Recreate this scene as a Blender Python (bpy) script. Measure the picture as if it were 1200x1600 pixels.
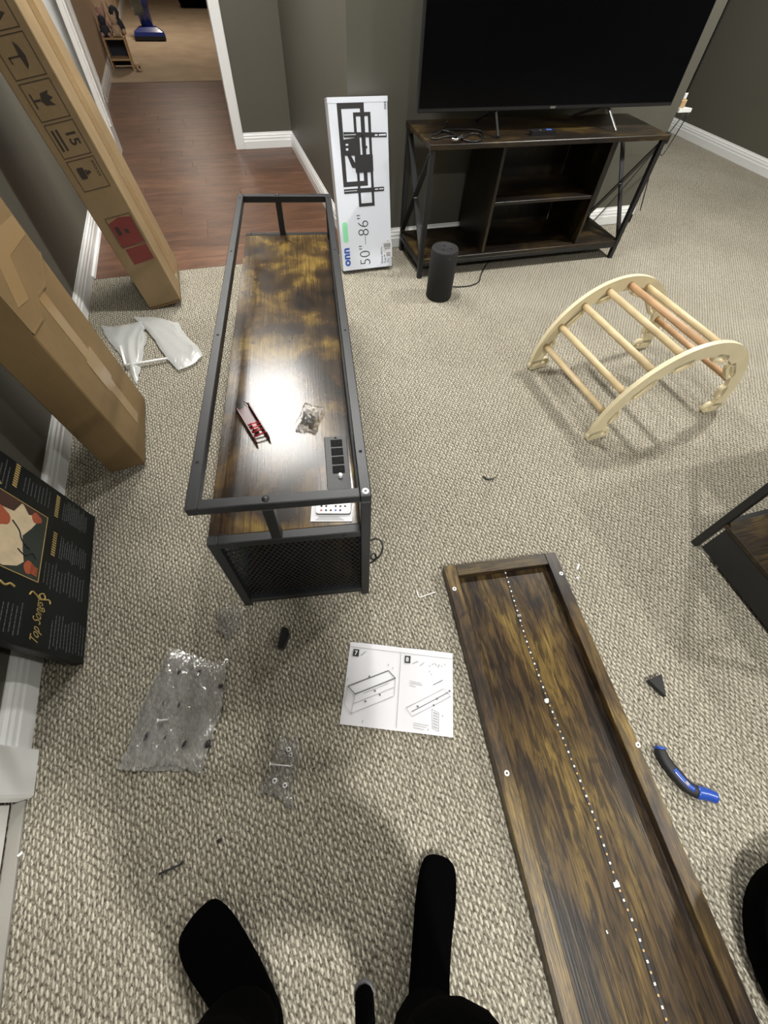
import bpy, math, random
from math import sin, cos, pi, radians as R, sqrt
from mathutils import Vector, Matrix
random.seed(7)
for o in list(bpy.data.objects): bpy.data.objects.remove(o)
SC = bpy.context.scene
C = SC.collection
# ------------------------------------------------------------------ camera
FPX = 646.261
CR = Vector((0.95253836, -0.30173832, 0.04030712)); CU = Vector((0.22896161, 0.79738098, 0.55835486)); CF = Vector((0.20061719, 0.52262564, -0.82862246))
CP = Vector((0, 0, 1.275))
cam = bpy.data.objects.new('camera', bpy.data.cameras.new('camera')); C.objects.link(cam)
cam.data.sensor_fit = 'VERTICAL'; cam.data.sensor_height = 36; cam.data.lens = FPX / 1600 * 36
cam.data.clip_start = 0.02; cam.data.clip_end = 60
cam.matrix_world = Matrix.Translation(CP) @ Matrix((CR, CU, -CF)).transposed().to_4x4()
SC.camera = cam
def F(px, py, z=0.0):            # room point at height z seen at a photograph pixel
    d = CR * ((px - 600) / FPX) - CU * ((py - 800) / FPX) + CF
    return CP + d * ((z - CP.z) / d.z)
# ------------------------------------------------------------------ world, light, exposure
w = bpy.data.worlds.new('world'); SC.world = w; w.use_nodes = True
w.node_tree.nodes['Background'].inputs[0].default_value = (1, .95, .88, 1)
w.node_tree.nodes['Background'].inputs[1].default_value = 0.05
SC.view_settings.view_transform = 'Standard'; SC.view_settings.look = 'None'
SC.view_settings.gamma = 1; SC.view_settings.use_curve_mapping = False
SC.view_settings.exposure = -0.18
LAMPS = [  # x, y, watts, radius, colour
    (0.56, 2.10, 34, .085, (1, .985, .945)), (2.75, 1.75, 70, .085, (1, .98, .93)), (2.75, -1.0, 62, .085, (1, .98, .93)),
    (0.25, -0.95, 60, .085, (1, .98, .93)), (3.80, 3.90, 26, .085, (1, .98, .93))]  # alcove entry is an unseen fill lamp, added to brighten the right wall
PANEL = (0.05, 3.20, .60, 1.36, 44)   # flat light panel at the hallway mouth
HALL_LAMPS = [(-0.2, 9.6, 44, .12, (1, .88, .74)), (-0.1, 5.9, 8, .1, (1, .93, .84))]
CEIL = 2.38

# ------------------------------------------------------------------ materials
def new_mat(name):
    m = bpy.data.materials.new(name); m.use_nodes = True
    return m, m.node_tree, m.node_tree.nodes['Principled BSDF']
def plain(name, col, rough=.6, metal=0, spec=.5, bump=0, bscale=200, var=0, vscale=6, coat=0):
    m, t, b = new_mat(name)
    b.inputs['Base Color'].default_value = (*col, 1); b.inputs['Roughness'].default_value = rough
    b.inputs['Metallic'].default_value = metal; b.inputs['Specular IOR Level'].default_value = spec
    b.inputs['Coat Weight'].default_value = coat
    tc = t.nodes.new('ShaderNodeTexCoord')
    if var:
        n = t.nodes.new('ShaderNodeTexNoise'); n.inputs['Scale'].default_value = vscale; n.inputs['Detail'].default_value = 4
        r = t.nodes.new('ShaderNodeValToRGB')
        r.color_ramp.elements[0].position = .3; r.color_ramp.elements[1].position = .7
        r.color_ramp.elements[0].color = (*[c * (1 - var) for c in col], 1); r.color_ramp.elements[1].color = (*[min(1, c * (1 + var)) for c in col], 1)
        t.links.new(tc.outputs['Object'], n.inputs['Vector']); t.links.new(n.outputs['Fac'], r.inputs[0]); t.links.new(r.outputs[0], b.inputs['Base Color'])
    if bump:
        n = t.nodes.new('ShaderNodeTexNoise'); n.inputs['Scale'].default_value = bscale; n.inputs['Detail'].default_value = 3
        bp = t.nodes.new('ShaderNodeBump'); bp.inputs['Strength'].default_value = bump; bp.inputs['Distance'].default_value = .002
        t.links.new(tc.outputs['Object'], n.inputs['Vector']); t.links.new(n.outputs['Fac'], bp.inputs['Height']); t.links.new(bp.outputs[0], b.inputs['Normal'])
    return m
class G:    # tiny node-graph helper
    def __init__(s, t): s.t = t
    def n(s, typ, **k):
        x = s.t.nodes.new(typ)
        for a, v in k.items(): setattr(x, a, v)
        return x
    def math(s, op, a, b=None, c=None):
        x = s.n('ShaderNodeMath', operation=op)
        for i, v in enumerate((a, b, c)):
            if v is None: continue
            if hasattr(v, 'default_value'): s.t.links.new(v, x.inputs[i])
            else: x.inputs[i].default_value = v
        return x.outputs[0]
    def l(s, a, b): s.t.links.new(a, b)
    def mapping(s, src, scale, rot=(0, 0, 0), loc=(0, 0, 0)):
        m = s.n('ShaderNodeMapping'); m.inputs['Scale'].default_value = scale; m.inputs['Rotation'].default_value = rot; m.inputs['Location'].default_value = loc
        s.l(src, m.inputs['Vector']); return m.outputs[0]
    def noise(s, src, scale, detail=3, rough=.5, dist=0):
        m = s.n('ShaderNodeTexNoise'); m.inputs['Scale'].default_value = scale; m.inputs['Detail'].default_value = detail
        m.inputs['Roughness'].default_value = rough; m.inputs['Distortion'].default_value = dist
        s.l(src, m.inputs['Vector']); return m.outputs['Fac']
    def ramp(s, src, stops):
        r = s.n('ShaderNodeValToRGB'); e = r.color_ramp.elements
        while len(e) < len(stops): e.new(.5)
        for k, (p, c) in enumerate(stops): e[k].position = p; e[k].color = (*c, 1) if len(c) == 3 else c
        s.l(src, r.inputs[0]); return r.outputs[0]
    def mix(s, fac, a, b, blend='MIX'):
        x = s.n('ShaderNodeMix', data_type='RGBA', blend_type=blend)
        for i, v in ((0, fac), (6, a), (7, b)):
            if hasattr(v, 'default_value'): s.l(v, x.inputs[i])
            else: x.inputs[i].default_value = v if i == 0 else (*v, 1)
        return x.outputs[2]
def rustic(name, along=1, bright=1.0, rough=.34, seed=0.0, dark=1.0, bumps=.35, stretch=.42, streak=.7, spec=.5, det=.62):
    """Mottled brown board; along = axis of the grain (0 x, 1 y, 2 z)."""
    m, t, b = new_mat(name); g = G(t)
    tc = g.n('ShaderNodeTexCoord').outputs['Object']
    s1 = [1, 1, 1]; s1[along] = stretch
    s2 = [1, 1, 1]; s2[along] = .02
    s3 = [1, 1, 1]; s3[along] = .13
    big = g.noise(g.mapping(tc, s1, loc=(seed, seed * 2, 0)), 6.5, 5, det, .5)
    k = bright
    col = g.ramp(big, [(.34, (.012 * k, .008 * k, .006 * k)), (.44, (.042 * k, .024 * k, .011 * k)), (.53, (.100 * k, .060 * k, .018 * k)), (.64, (.205 * k, .134 * k, .034 * k))])
    gry = g.noise(g.mapping(tc, s1, loc=(3 + seed, 1, 5)), 5, 4, .6, .3)
    col = g.mix(g.ramp(gry, [(.50, (0, 0, 0)), (.66, (.75, .75, .75))]), col, (.024 * k, .019 * k, .017 * k))
    spots = g.noise(g.mapping(tc, [1, 1, 1], loc=(seed, 9, 2)), 11, 3, .5, .6)
    col = g.mix(g.ramp(spots, [(.64, (0, 0, 0)), (.72, (.85, .85, .85))]), col, (.012, .009, .007))
    fine = g.noise(g.mapping(tc, s2, loc=(seed, 0, 0)), 260, 3, .6)
    strk = g.noise(g.mapping(tc, s3, loc=(seed, 4, 0)), 70, 4, .6, 1.0)
    col = g.mix(.75, col, g.ramp(fine, [(.36, (.45, .45, .45)), (.60, (1.12, 1.12, 1.12))]), 'MULTIPLY')
    col = g.mix(streak, col, g.ramp(strk, [(.42, (.22, .19, .16)), (.55, (1.15, 1.15, 1.15))]), 'MULTIPLY')
    g.l(col, b.inputs['Base Color'])
    b.inputs['Roughness'].default_value = rough; b.inputs['Specular IOR Level'].default_value = spec
    bp = g.n('ShaderNodeBump'); bp.inputs['Strength'].default_value = bumps; bp.inputs['Distance'].default_value = .0012
    g.l(fine, bp.inputs['Height']); g.l(bp.outputs[0], b.inputs['Normal'])
    return m
def carpet_mat():
    m, t, b = new_mat('looped_carpet'); g = G(t)
    tc = g.n('ShaderNodeTexCoord').outputs['Object']
    wob = g.n('ShaderNodeTexNoise'); wob.inputs['Scale'].default_value = 70; wob.inputs['Detail'].default_value = 2; g.l(tc, wob.inputs['Vector'])
    v = g.n('ShaderNodeVectorMath', operation='MULTIPLY_ADD'); g.l(wob.outputs['Color'], v.inputs[0]); v.inputs[1].default_value = (.0050, .0075, 0); g.l(tc, v.inputs[2])
    wob2 = g.n('ShaderNodeTexNoise'); wob2.inputs['Scale'].default_value = 22; wob2.inputs['Detail'].default_value = 1; g.l(tc, wob2.inputs['Vector'])
    v2 = g.n('ShaderNodeVectorMath', operation='MULTIPLY_ADD'); g.l(wob2.outputs['Color'], v2.inputs[0]); v2.inputs[1].default_value = (.009, .007, 0); g.l(v.outputs[0], v2.inputs[2]); v = v2
    rt = g.mapping(v.outputs[0], (1, 1, 1), rot=(0, 0, R(-4)))
    sp = g.n('ShaderNodeSeparateXYZ'); g.l(rt, sp.inputs[0])
    x = g.math('DIVIDE', sp.outputs[0], .0098); row = g.math('FLOOR', x)
    y = g.math('ADD', g.math('DIVIDE', sp.outputs[1], .0199), g.math('MULTIPLY', g.math('FLOORED_MODULO', row, 2.0), .5))
    col_i = g.math('FLOOR', y)
    cb = g.n('ShaderNodeCombineXYZ'); g.l(col_i, cb.inputs[0]); g.l(row, cb.inputs[1])
    wn = g.n('ShaderNodeTexWhiteNoise', noise_dimensions='3D'); g.l(cb.outputs[0], wn.inputs['Vector'])
    rj = g.math('MULTIPLY', g.math('SUBTRACT', wn.outputs['Value'], .5), .40)
    fx = g.math('MULTIPLY', g.math('ADD', g.math('SUBTRACT', g.math('FRACT', x), .5), rj), 2.9)
    fy = g.math('MULTIPLY', g.math('SUBTRACT', g.math('FRACT', y), .5), 2.5)
    d = g.math('SQRT', g.math('ADD', g.math('POWER', g.math('ABSOLUTE', fx), 2), g.math('POWER', g.math('ABSOLUTE', fy), 2)))
    h = g.math('SUBTRACT', 1.0, d)
    fib = g.noise(tc, 420, 3, .7)
    h2 = g.noise(g.mapping(tc, (1, .6, 1)), 190, 2, .6)
    ground = g.ramp(h2, [(.33, (.070, .061, .046)), (.48, (.185, .166, .128)), (.66, (.36, .333, .265))])
    nub = g.mix(.5, (.60, .57, .485), g.ramp(wn.outputs['Value'], [(0, (.50, .48, .44)), (1, (1, .98, .93))]), 'MULTIPLY')
    base = g.mix(g.ramp(h, [(-.0, (0, 0, 0)), (.34, (1, 1, 1))]), ground, nub)
    base = g.mix(.6, base, g.ramp(fib, [(.3, (.72, .72, .72)), (.7, (1.25, 1.25, 1.25))]), 'MULTIPLY')
    blot = g.noise(tc, 2.2, 4, .6, .5)
    base = g.mix(.5, base, g.ramp(blot, [(.35, (.84, .83, .81)), (.65, (1.08, 1.08, 1.08))]), 'MULTIPLY')
    g.l(base, b.inputs['Base Color']); b.inputs['Roughness'].default_value = .95; b.inputs['Specular IOR Level'].default_value = .12
    hh = g.math('ADD', g.math('MAXIMUM', h, -.2), g.math('MULTIPLY', h2, .9))
    bp = g.n('ShaderNodeBump'); bp.inputs['Strength'].default_value = .9; bp.inputs['Distance'].default_value = .0035
    g.l(hh, bp.inputs['Height']); g.l(bp.outputs[0], b.inputs['Normal'])
    return m
def laminate_mat():
    m, t, b = new_mat('reddish_laminate'); g = G(t)
    tc = g.n('ShaderNodeTexCoord').outputs['Object']; inf = g.n('ShaderNodeObjectInfo').outputs['Random']
    off = g.n('ShaderNodeVectorMath', operation='ADD'); cb = g.n('ShaderNodeCombineXYZ'); g.l(g.math('MULTIPLY', inf, 40), cb.inputs[0]); g.l(g.math('MULTIPLY', inf, 17), cb.inputs[1])
    g.l(tc, off.inputs[0]); g.l(cb.outputs[0], off.inputs[1])
    n1 = g.noise(g.mapping(off.outputs[0], (.25, 1, 1)), 16, 5, .65, .6)
    n2 = g.noise(g.mapping(off.outputs[0], (.03, 1, 1)), 170, 3, .6)
    col = g.ramp(n1, [(.25, (.052, .023, .013)), (.5, (.115, .053, .028)), (.75, (.19, .092, .050))])
    col = g.mix(.6, col, g.ramp(n2, [(.35, (.6, .6, .6)), (.6, (1.1, 1.1, 1.1))]), 'MULTIPLY')
    col = g.mix(.8, col, g.ramp(inf, [(0, (.72, .70, .68)), (1, (1.15, 1.12, 1.1))]), 'MULTIPLY')
    g.l(col, b.inputs['Base Color']); b.inputs['Roughness'].default_value = .40; b.inputs['Specular IOR Level'].default_value = .5
    return m
def cardboard_mat(name, col):
    m, t, b = new_mat(name); g = G(t)
    tc = g.n('ShaderNodeTexCoord').outputs['Object']
    n1 = g.noise(tc, 5, 4, .6, .3); n2 = g.noise(g.mapping(tc, (1, 1, .05)), 160, 2, .5)
    c = g.ramp(n1, [(.3, tuple(k * .86 for k in col)), (.7, tuple(k * 1.1 for k in col))])
    c = g.mix(.10, c, g.ramp(n2, [(.4, (.8, .8, .8)), (.6, (1.1, 1.1, 1.1))]), 'MULTIPLY')
    g.l(c, b.inputs['Base Color']); b.inputs['Roughness'].default_value = .62; b.inputs['Specular IOR Level'].default_value = .3
    bp = g.n('ShaderNodeBump'); bp.inputs['Strength'].default_value = .35; bp.inputs['Distance'].default_value = .01
    g.l(g.noise(tc, 9, 3, .5), bp.inputs['Height']); g.l(bp.outputs[0], b.inputs['Normal'])
    return m
def film_mat(name, alpha, col=(.9, .9, .88), rough=.16, bscale=60):
    m, t, b = new_mat(name); g = G(t)
    t.nodes.remove(b); out = t.nodes['Material Output']
    tc = g.n('ShaderNodeTexCoord').outputs['Object']
    bp = g.n('ShaderNodeBump'); bp.inputs['Strength'].default_value = .8; bp.inputs['Distance'].default_value = .007
    g.l(g.noise(g.mapping(tc, (1, .45, 1)), bscale, 3, .6, 1.2), bp.inputs['Height'])
    gl = g.n('ShaderNodeBsdfGlossy'); gl.inputs['Roughness'].default_value = rough; gl.inputs['Color'].default_value = (1, 1, 1, 1); g.l(bp.outputs[0], gl.inputs['Normal'])
    df = g.n('ShaderNodeBsdfDiffuse'); df.inputs['Color'].default_value = (*col, 1)
    tr = g.n('ShaderNodeBsdfTransparent')
    m1 = g.n('ShaderNodeMixShader'); m1.inputs[0].default_value = alpha; g.l(tr.outputs[0], m1.inputs[1]); g.l(df.outputs[0], m1.inputs[2])
    fr = g.n('ShaderNodeFresnel'); fr.inputs['IOR'].default_value = 1.5; g.l(bp.outputs[0], fr.inputs['Normal'])
    m2 = g.n('ShaderNodeMixShader'); g.l(g.math('ADD', fr.outputs[0], .05), m2.inputs[0]); g.l(m1.outputs[0], m2.inputs[1]); g.l(gl.outputs[0], m2.inputs[2])
    g.l(m2.outputs[0], out.inputs['Surface'])
    return m
def emis(name, col, st):
    m, t, b = new_mat(name); b.inputs['Emission Color'].default_value = (*col, 1); b.inputs['Emission Strength'].default_value = st
    b.inputs['Base Color'].default_value = (*col, 1); return m
M = dict(
    carpet=carpet_mat(), lam=laminate_mat(),
    tan=plain('tan_carpet', (.33, .262, .185), .95, bump=.8, bscale=300, var=.12, vscale=3, spec=.1),
    wall=plain('taupe_wall_paint', (.098, .094, .075), .5, bump=.15, bscale=220, var=.04, vscale=2, spec=.4),
    beige=plain('beige_wall_paint', (.42, .31, .21), .7, bump=.1),
    ceil=plain('white_ceiling_paint', (.72, .71, .68), .9, bump=.2, bscale=120),
    trim=plain('white_trim_paint', (.78, .79, .78), .32, spec=.5),
    door=plain('white_door_paint', (.74, .72, .69), .3, spec=.6),
    track=plain('grey_track', (.30, .29, .26), .5),
    steel=plain('black_powder_coat', (.009, .0105, .0125), .42, bump=.08, bscale=900, spec=.5),
    steel2=plain('black_stand_steel', (.012, .012, .013), .45),
    hole=plain('dark_hole', (.003, .003, .003), .9),
    chrome=plain('bright_screw', (.74, .74, .74), .35, metal=.25),
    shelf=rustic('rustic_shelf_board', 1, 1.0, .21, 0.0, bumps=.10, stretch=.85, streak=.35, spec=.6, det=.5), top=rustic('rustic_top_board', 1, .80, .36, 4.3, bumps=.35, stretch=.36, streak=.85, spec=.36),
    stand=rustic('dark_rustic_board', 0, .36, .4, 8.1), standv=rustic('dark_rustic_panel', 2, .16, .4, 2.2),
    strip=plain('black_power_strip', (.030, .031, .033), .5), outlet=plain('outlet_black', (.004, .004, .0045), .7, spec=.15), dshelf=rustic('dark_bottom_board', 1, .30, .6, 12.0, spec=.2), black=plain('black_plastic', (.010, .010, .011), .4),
    matte=plain('matte_black_fabric', (.0012, .0012, .0014), 1.0, spec=.02, bump=.5, bscale=500),
    spk=plain('speaker_mesh', (.008, .008, .009), .75, bump=.6, bscale=900),
    screen=plain('tv_glass', (.0012, .0012, .0018), .2, spec=.16), 
    white=plain('white_plastic', (.80, .80, .79), .4), paper=plain('white_paper', (.66, .66, .69), .75, bump=.1, bscale=60),
    carton=plain('glossy_white_carton', (.70, .74, .82), .38, spec=.45, bump=.1, bscale=30), cartside=plain('grey_carton_side', (.42, .43, .45), .5),
    ink=plain('dark_ink', (.020, .020, .022), .6), inkg=plain('grey_ink', (.12, .12, .13), .7), inkl=plain('pale_grey_ink', (.36, .36, .38), .7),
    blueink=plain('blue_ink', (.03, .09, .42), .5), green=plain('green_ink', (.28, .72, .42), .5),
    card=cardboard_mat('brown_cardboard', (.24, .168, .088)), card2=cardboard_mat('worn_cardboard', (.185, .122, .055)),
    tape=plain('clear_brown_tape', (.27, .18, .085), .16, spec=.7), red=plain('red_label', (.17, .028, .024), .5),
    bink=plain('box_ink', (.032, .022, .015), .7),
    ply=plain('pale_plywood', (.70, .61, .40), .5, var=.07, vscale=9), plyslot=plain('plywood_edge', (.80, .70, .48), .5), rung=plain('rung_wood', (.62, .49, .29), .5, var=.12, vscale=14), rungd=plain('dark_rung_wood', (.50, .31, .17), .5, var=.15, vscale=14),
    board=plain('black_gloss_board', (.006, .008, .009), .38, spec=.28), gold=plain('gold_print', (.46, .34, .12), .4), gtext=plain('grey_print', (.085, .09, .095), .5),
    cream=plain('cream_print', (.62, .50, .33), .5, var=.12, vscale=30), skinp=plain('rust_print', (.38, .09, .04), .5), maroon=plain('maroon_print', (.06, .028, .022), .5), greenb=plain('dark_green_print', (.025, .035, .030), .4),
    redp=plain('dark_red_plastic', (.065, .004, .008), .3), redl=plain('bright_red_plastic', (.28, .012, .02), .3),
    blue=plain('glossy_blue_plastic', (.025, .075, .36), .22, spec=.6), navy=plain('vacuum_blue', (.016, .03, .17), .16, spec=.7), rubber=plain('black_rubber', (.012, .012, .013), .6),
    foam=film_mat('translucent_foam_film', .52, (.72, .74, .73), .3, 25), bubble=film_mat('clear_plastic_film', .20, (.80, .80, .76), .10, 40), baggie=film_mat('clear_bag_film', .08, (.9, .9, .88), .07, 80),
    gold_pad=plain('copper_pad', (.55, .36, .16), .4, metal=.3), led=plain('white_led_package', (.92, .90, .84), .35),
    toywood=plain('toy_shelf_wood', (.45, .30, .16), .55), toyc=plain('cream_plush', (.52, .38, .26), .9), toyd=plain('dark_plush', (.035, .04, .055), .9), toyp=plain('pink_plush', (.48, .30, .24), .9), toyg=plain('grey_plush', (.33, .29, .26), .9),
    glassy=plain('smoky_bin', (.10, .12, .11), .15, spec=.7), skin=plain('skin', (.55, .34, .25), .5), hair=plain('dark_hair', (.02, .013, .01), .6), silver=plain('silver_metal', (.55, .55, .55), .3, metal=1),
    lens=emis('lamp_lens', (1, .96, .9), 12),
)
# ------------------------------------------------------------------ mesh builder
I4 = Matrix.Identity(4)
def T(x=0, y=0, z=0): return Matrix.Translation((x, y, z))
def RZ(a): return Matrix.Rotation(a, 4, 'Z')
def RX(a): return Matrix.Rotation(a, 4, 'X')
def RY(a): return Matrix.Rotation(a, 4, 'Y')
class MB:
    def __init__(s): s.v = []; s.f = []; s.sm = []
    def add(s, vs, fs, m=I4, smooth=False):
        k = len(s.v); s.v += [tuple(m @ Vector(p)) for p in vs]; s.f += [[k + i for i in f] for f in fs]; s.sm += [smooth] * len(fs); return s
    def box(s, x0, x1, y0, y1, z0, z1, m=I4, c=0.0):
        if c <= 0:
            vs = [(x, y, z) for z in (z0, z1) for y in (y0, y1) for x in (x0, x1)]
            return s.add(vs, [(0, 2, 3, 1), (4, 5, 7, 6), (0, 1, 5, 4), (2, 6, 7, 3), (0, 4, 6, 2), (1, 3, 7, 5)], m)
        vs = []; ix = {}
        X = (x0, x1); Y = (y0, y1); Z = (z0, z1)
        for i in (0, 1):
            for j in (0, 1):
                for k in (0, 1):
                    sx, sy, sz = (c if i == 0 else -c), (c if j == 0 else -c), (c if k == 0 else -c)
                    for a, p in enumerate(((X[i], Y[j] + sy, Z[k] + sz), (X[i] + sx, Y[j], Z[k] + sz), (X[i] + sx, Y[j] + sy, Z[k]))):
                        ix[i, j, k, a] = len(vs); vs.append(p)
        fs = []
        for a in range(3):
            for q in (0, 1):
                o = [b for b in range(3) if b != a]
                def key(u, w_):
                    t_ = [0, 0, 0]; t_[a] = q; t_[o[0]] = u; t_[o[1]] = w_; return ix[t_[0], t_[1], t_[2], a]
                fs.append((key(0, 0), key(1, 0), key(1, 1), key(0, 1)))
        for a in range(3):      # chamfers along axis a
            o = [b for b in range(3) if b != a]
            for u in (0, 1):
                for w_ in (0, 1):
                    def key(e, b):
                        t_ = [0, 0, 0]; t_[a] = e; t_[o[0]] = u; t_[o[1]] = w_; return ix[t_[0], t_[1], t_[2], b]
                    fs.append((key(0, o[0]), key(1, o[0]), key(1, o[1]), key(0, o[1])))
        for i in (0, 1):
            for j in (0, 1):
                for k in (0, 1): fs.append(tuple(ix[i, j, k, a] for a in range(3)))
        return s.add(vs, fs, m)
    def bar(s, p, q, w_, h=None, up=(0, 0, 1), c=0):      # rectangular bar from p to q
        p = Vector(p); q = Vector(q); h = h or w_; d = (q - p); L = d.length; d.normalize()
        u = Vector(up)
        if abs(d.dot(u)) > .98: u = Vector((0, 1, 0))
        x = d.cross(u).normalized(); z = x.cross(d).normalized()
        m = Matrix.Translation(p) @ Matrix((x, d, z)).transposed().to_4x4()
        return s.box(-w_ / 2, w_ / 2, 0, L, -h / 2, h / 2, m, c)
    def tube(s, pts, r, n=10, m=I4, caps=True, closed=False):
        pts = [Vector(p) for p in pts]; rs = r if isinstance(r, (list, tuple)) else [r] * len(pts)
        vs = []; prev = None; N = len(pts)
        for i, p in enumerate(pts):
            if closed: d = (pts[(i + 1) % N] - pts[i - 1])
            else: d = (pts[min(i + 1, N - 1)] - pts[max(i - 1, 0)])
            d = d.normalized() if d.length > 1e-9 else Vector((0, 0, 1))
            if prev is None:
                a = Vector((0, 0, 1)) if abs(d.z) < .9 else Vector((1, 0, 0)); u = d.cross(a).normalized()
            else: u = (prev - d * prev.dot(d)).normalized()
            prev = u; v_ = d.cross(u)
            for k in range(n): vs.append(p + (u * cos(2 * pi * k / n) + v_ * sin(2 * pi * k / n)) * rs[i])
        fs = [(i * n + k, i * n + (k + 1) % n, ((i + 1) % N) * n + (k + 1) % n, ((i + 1) % N) * n + k) for i in range(N if closed else N - 1) for k in range(n)]
        s.add(vs, fs, m, True)
        if caps and not closed:
            s.f += [list(range(len(s.v) - N * n, len(s.v) - N * n + n))[::-1], list(range(len(s.v) - n, len(s.v)))]; s.sm += [False, False]
        return s
    def cyl(s, x, y, z0, z1, r, n=20, m=I4, r2=None): return s.tube([(x, y, z0), (x, y, z1)], [r, r if r2 is None else r2], n, m)
    def lathe(s, prof, n=28, m=I4):      # prof: (r, z)
        vs = [(r * cos(2 * pi * k / n), r * sin(2 * pi * k / n), z) for r, z in prof for k in range(n)]
        fs = [(i * n + k, i * n + (k + 1) % n, (i + 1) * n + (k + 1) % n, (i + 1) * n + k) for i in range(len(prof) - 1) for k in range(n)]
        return s.add(vs, fs, m, True)
    def prism(s, poly, z0, z1, m=I4):
        n = len(poly); vs = [(x, y, z0) for x, y in poly] + [(x, y, z1) for x, y in poly]
        ar = sum(poly[i][0] * poly[(i + 1) % n][1] - poly[(i + 1) % n][0] * poly[i][1] for i in range(n))
        fs = [list(range(n))[::-1], list(range(n, 2 * n))] + [[i, (i + 1) % n, n + (i + 1) % n, n + i] for i in range(n)]
        if ar < 0: fs = [f[::-1] for f in fs]
        return s.add(vs, fs, m)
    def band(s, outer, inner, z0, z1, m=I4, closed=True):   # strip between two matching polylines, extruded
        n = len(outer); vs = [(x, y, z) for z in (z0, z1) for P in (outer, inner) for x, y in P]
        o0, i0, o1, i1 = 0, n, 2 * n, 3 * n; fs = []
        for k in range(n if closed else n - 1):
            j = (k + 1) % n
            fs += [(o0 + k, o0 + j, i0 + j, i0 + k), (o1 + j, o1 + k, i1 + k, i1 + j), (o0 + j, o0 + k, o1 + k, o1 + j), (i0 + k, i0 + j, i1 + j, i1 + k)]
        if not closed:
            for k in (0, n - 1): fs.append((o0 + k, i0 + k, i1 + k, o1 + k))
        return s.add(vs, fs, m)
    def text(s, txt, size, m=I4, ext=.0002, align='LEFT', bold=0.0, sx=1.0):
        cu = bpy.data.curves.new('t', 'FONT'); cu.body = txt; cu.size = size; cu.extrude = ext; cu.align_x = align; cu.offset = bold; cu.resolution_u = 3
        o = bpy.data.objects.new('t', cu); C.objects.link(o)
        me = bpy.data.meshes.new_from_object(o)
        s.add([(v.co.x * sx, v.co.y, v.co.z) for v in me.vertices], [list(p.vertices) for p in me.polygons], m)
        bpy.data.objects.remove(o); bpy.data.curves.remove(cu); bpy.data.meshes.remove(me); return s
    def build(s, name, mat, parent=None, m=None, up=False):
        me = bpy.data.meshes.new(name); me.from_pydata(s.v, [], s.f); me.validate(); me.update()
        import bmesh
        bm = bmesh.new(); bm.from_mesh(me); 
        if not up: bmesh.ops.recalc_face_normals(bm, faces=bm.faces[:])
        else:
            bm.normal_update(); bmesh.ops.reverse_faces(bm, faces=[f for f in bm.faces if f.normal.z < 0]) if sum(f.normal.z for f in bm.faces) < 0 else None
        bm.to_mesh(me); bm.free()
        if len(me.polygons) == len(s.sm): me.polygons.foreach_set('use_smooth', s.sm)
        me.materials.append(M[mat] if isinstance(mat, str) else mat)
        o = bpy.data.objects.new(name, me); C.objects.link(o)
        if parent: o.parent = parent
        if m is not None: o.matrix_local = m
        return o
def tag(o, label=None, cat=None, group=None, kind=None):
    if label: o['label'] = label
    if cat: o['category'] = cat
    if group: o['group'] = group
    if kind: o['kind'] = kind
    return o
def thing(name, label, cat, m=I4, group=None):
    o = bpy.data.objects.new(name, None); C.objects.link(o); o.matrix_world = m; o.empty_display_size = .05
    return tag(o, label, cat, group)
def struct(name, mb, mat, label=None, parent=None):
    o = mb.build(name, mat, parent)
    if not parent: tag(o, label, None, None, 'structure')
    return o
def smooth(pts, k=6):      # Catmull-Rom
    P = [Vector(p) for p in pts]; out = []
    for i in range(len(P) - 1):
        a, b, c, d = P[max(i - 1, 0)], P[i], P[i + 1], P[min(i + 2, len(P) - 1)]
        for j in range(k):
            t = j / k
            out.append(.5 * ((2 * b) + (c - a) * t + (2 * a - 5 * b + 4 * c - d) * t * t + (-a + 3 * b - 3 * c + d) * t ** 3))
    return out + [P[-1]]
FRONT = lambda off=0.0: Matrix(((1, 0, 0, 0), (0, 0, -1, -off), (0, 1, 0, 0), (0, 0, 0, 1)))     # x right, y up, facing -y
EAST = lambda off=0.0: Matrix(((0, 0, 1, off), (1, 0, 0, 0), (0, 1, 0, 0), (0, 0, 0, 1)))        # x along +y, y up, facing +x

# ------------------------------------------------------------------ setting
XL, XR, YB, YF, XC, XC2, YH = -.818, 4.76, -3.2, 2.80, .72, 2.84, 4.80
b = MB(); b.box(XL - .1, XR + .1, YB - .1, 2.775, -.1, 0); b.box(XC2, XR + .1, 2.775, 7.4, -.1, 0)
struct('floor', b, 'carpet', 'beige looped carpet floor of the living room')
hall = struct('floor.001', MB().box(XL - .4, XC2 + .1, 2.775, 7.15, -.1, -.010), 'track', 'reddish brown laminate floor of the hallway')
pw = .128; y = 2.777; r_ = 0
while y < 7.14:
    y1 = min(y + pw, 7.15); x = XL - .1 - random.random() * 1.0
    while x < XC + .1:
        x1 = x + 1.21
        a0, a1 = max(x, XL - .3), min(x1, XC + .1)
        if a1 - a0 > .03:
            dz = random.uniform(-.0002, .0001)
            MB().box(a0 + .0006, a1 - .0006, y + .0006, y1 - .0006, -.010, .001 + dz, c=.0003).build('plank', 'lam', hall)
        x = x1
    y = y1
struct('floor.002', MB().box(-4.0, XC2, 7.15, 15.5, -.1, .006), 'tan', 'tan carpet floor of the far room')
struct('trim_3', MB().box(-1.2, XC, 7.135, 7.155, 0, .009, c=.002), 'tan')
wt = .12
b = MB(); b.box(XL - wt, XL, .34, 4.70, 0, CEIL); b.box(XL - wt, XL, -.72, .34, 2.06, CEIL); b.box(XL - wt, XL, YB, -.72, 0, CEIL)
struct('wall_left', b, 'wall')
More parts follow.
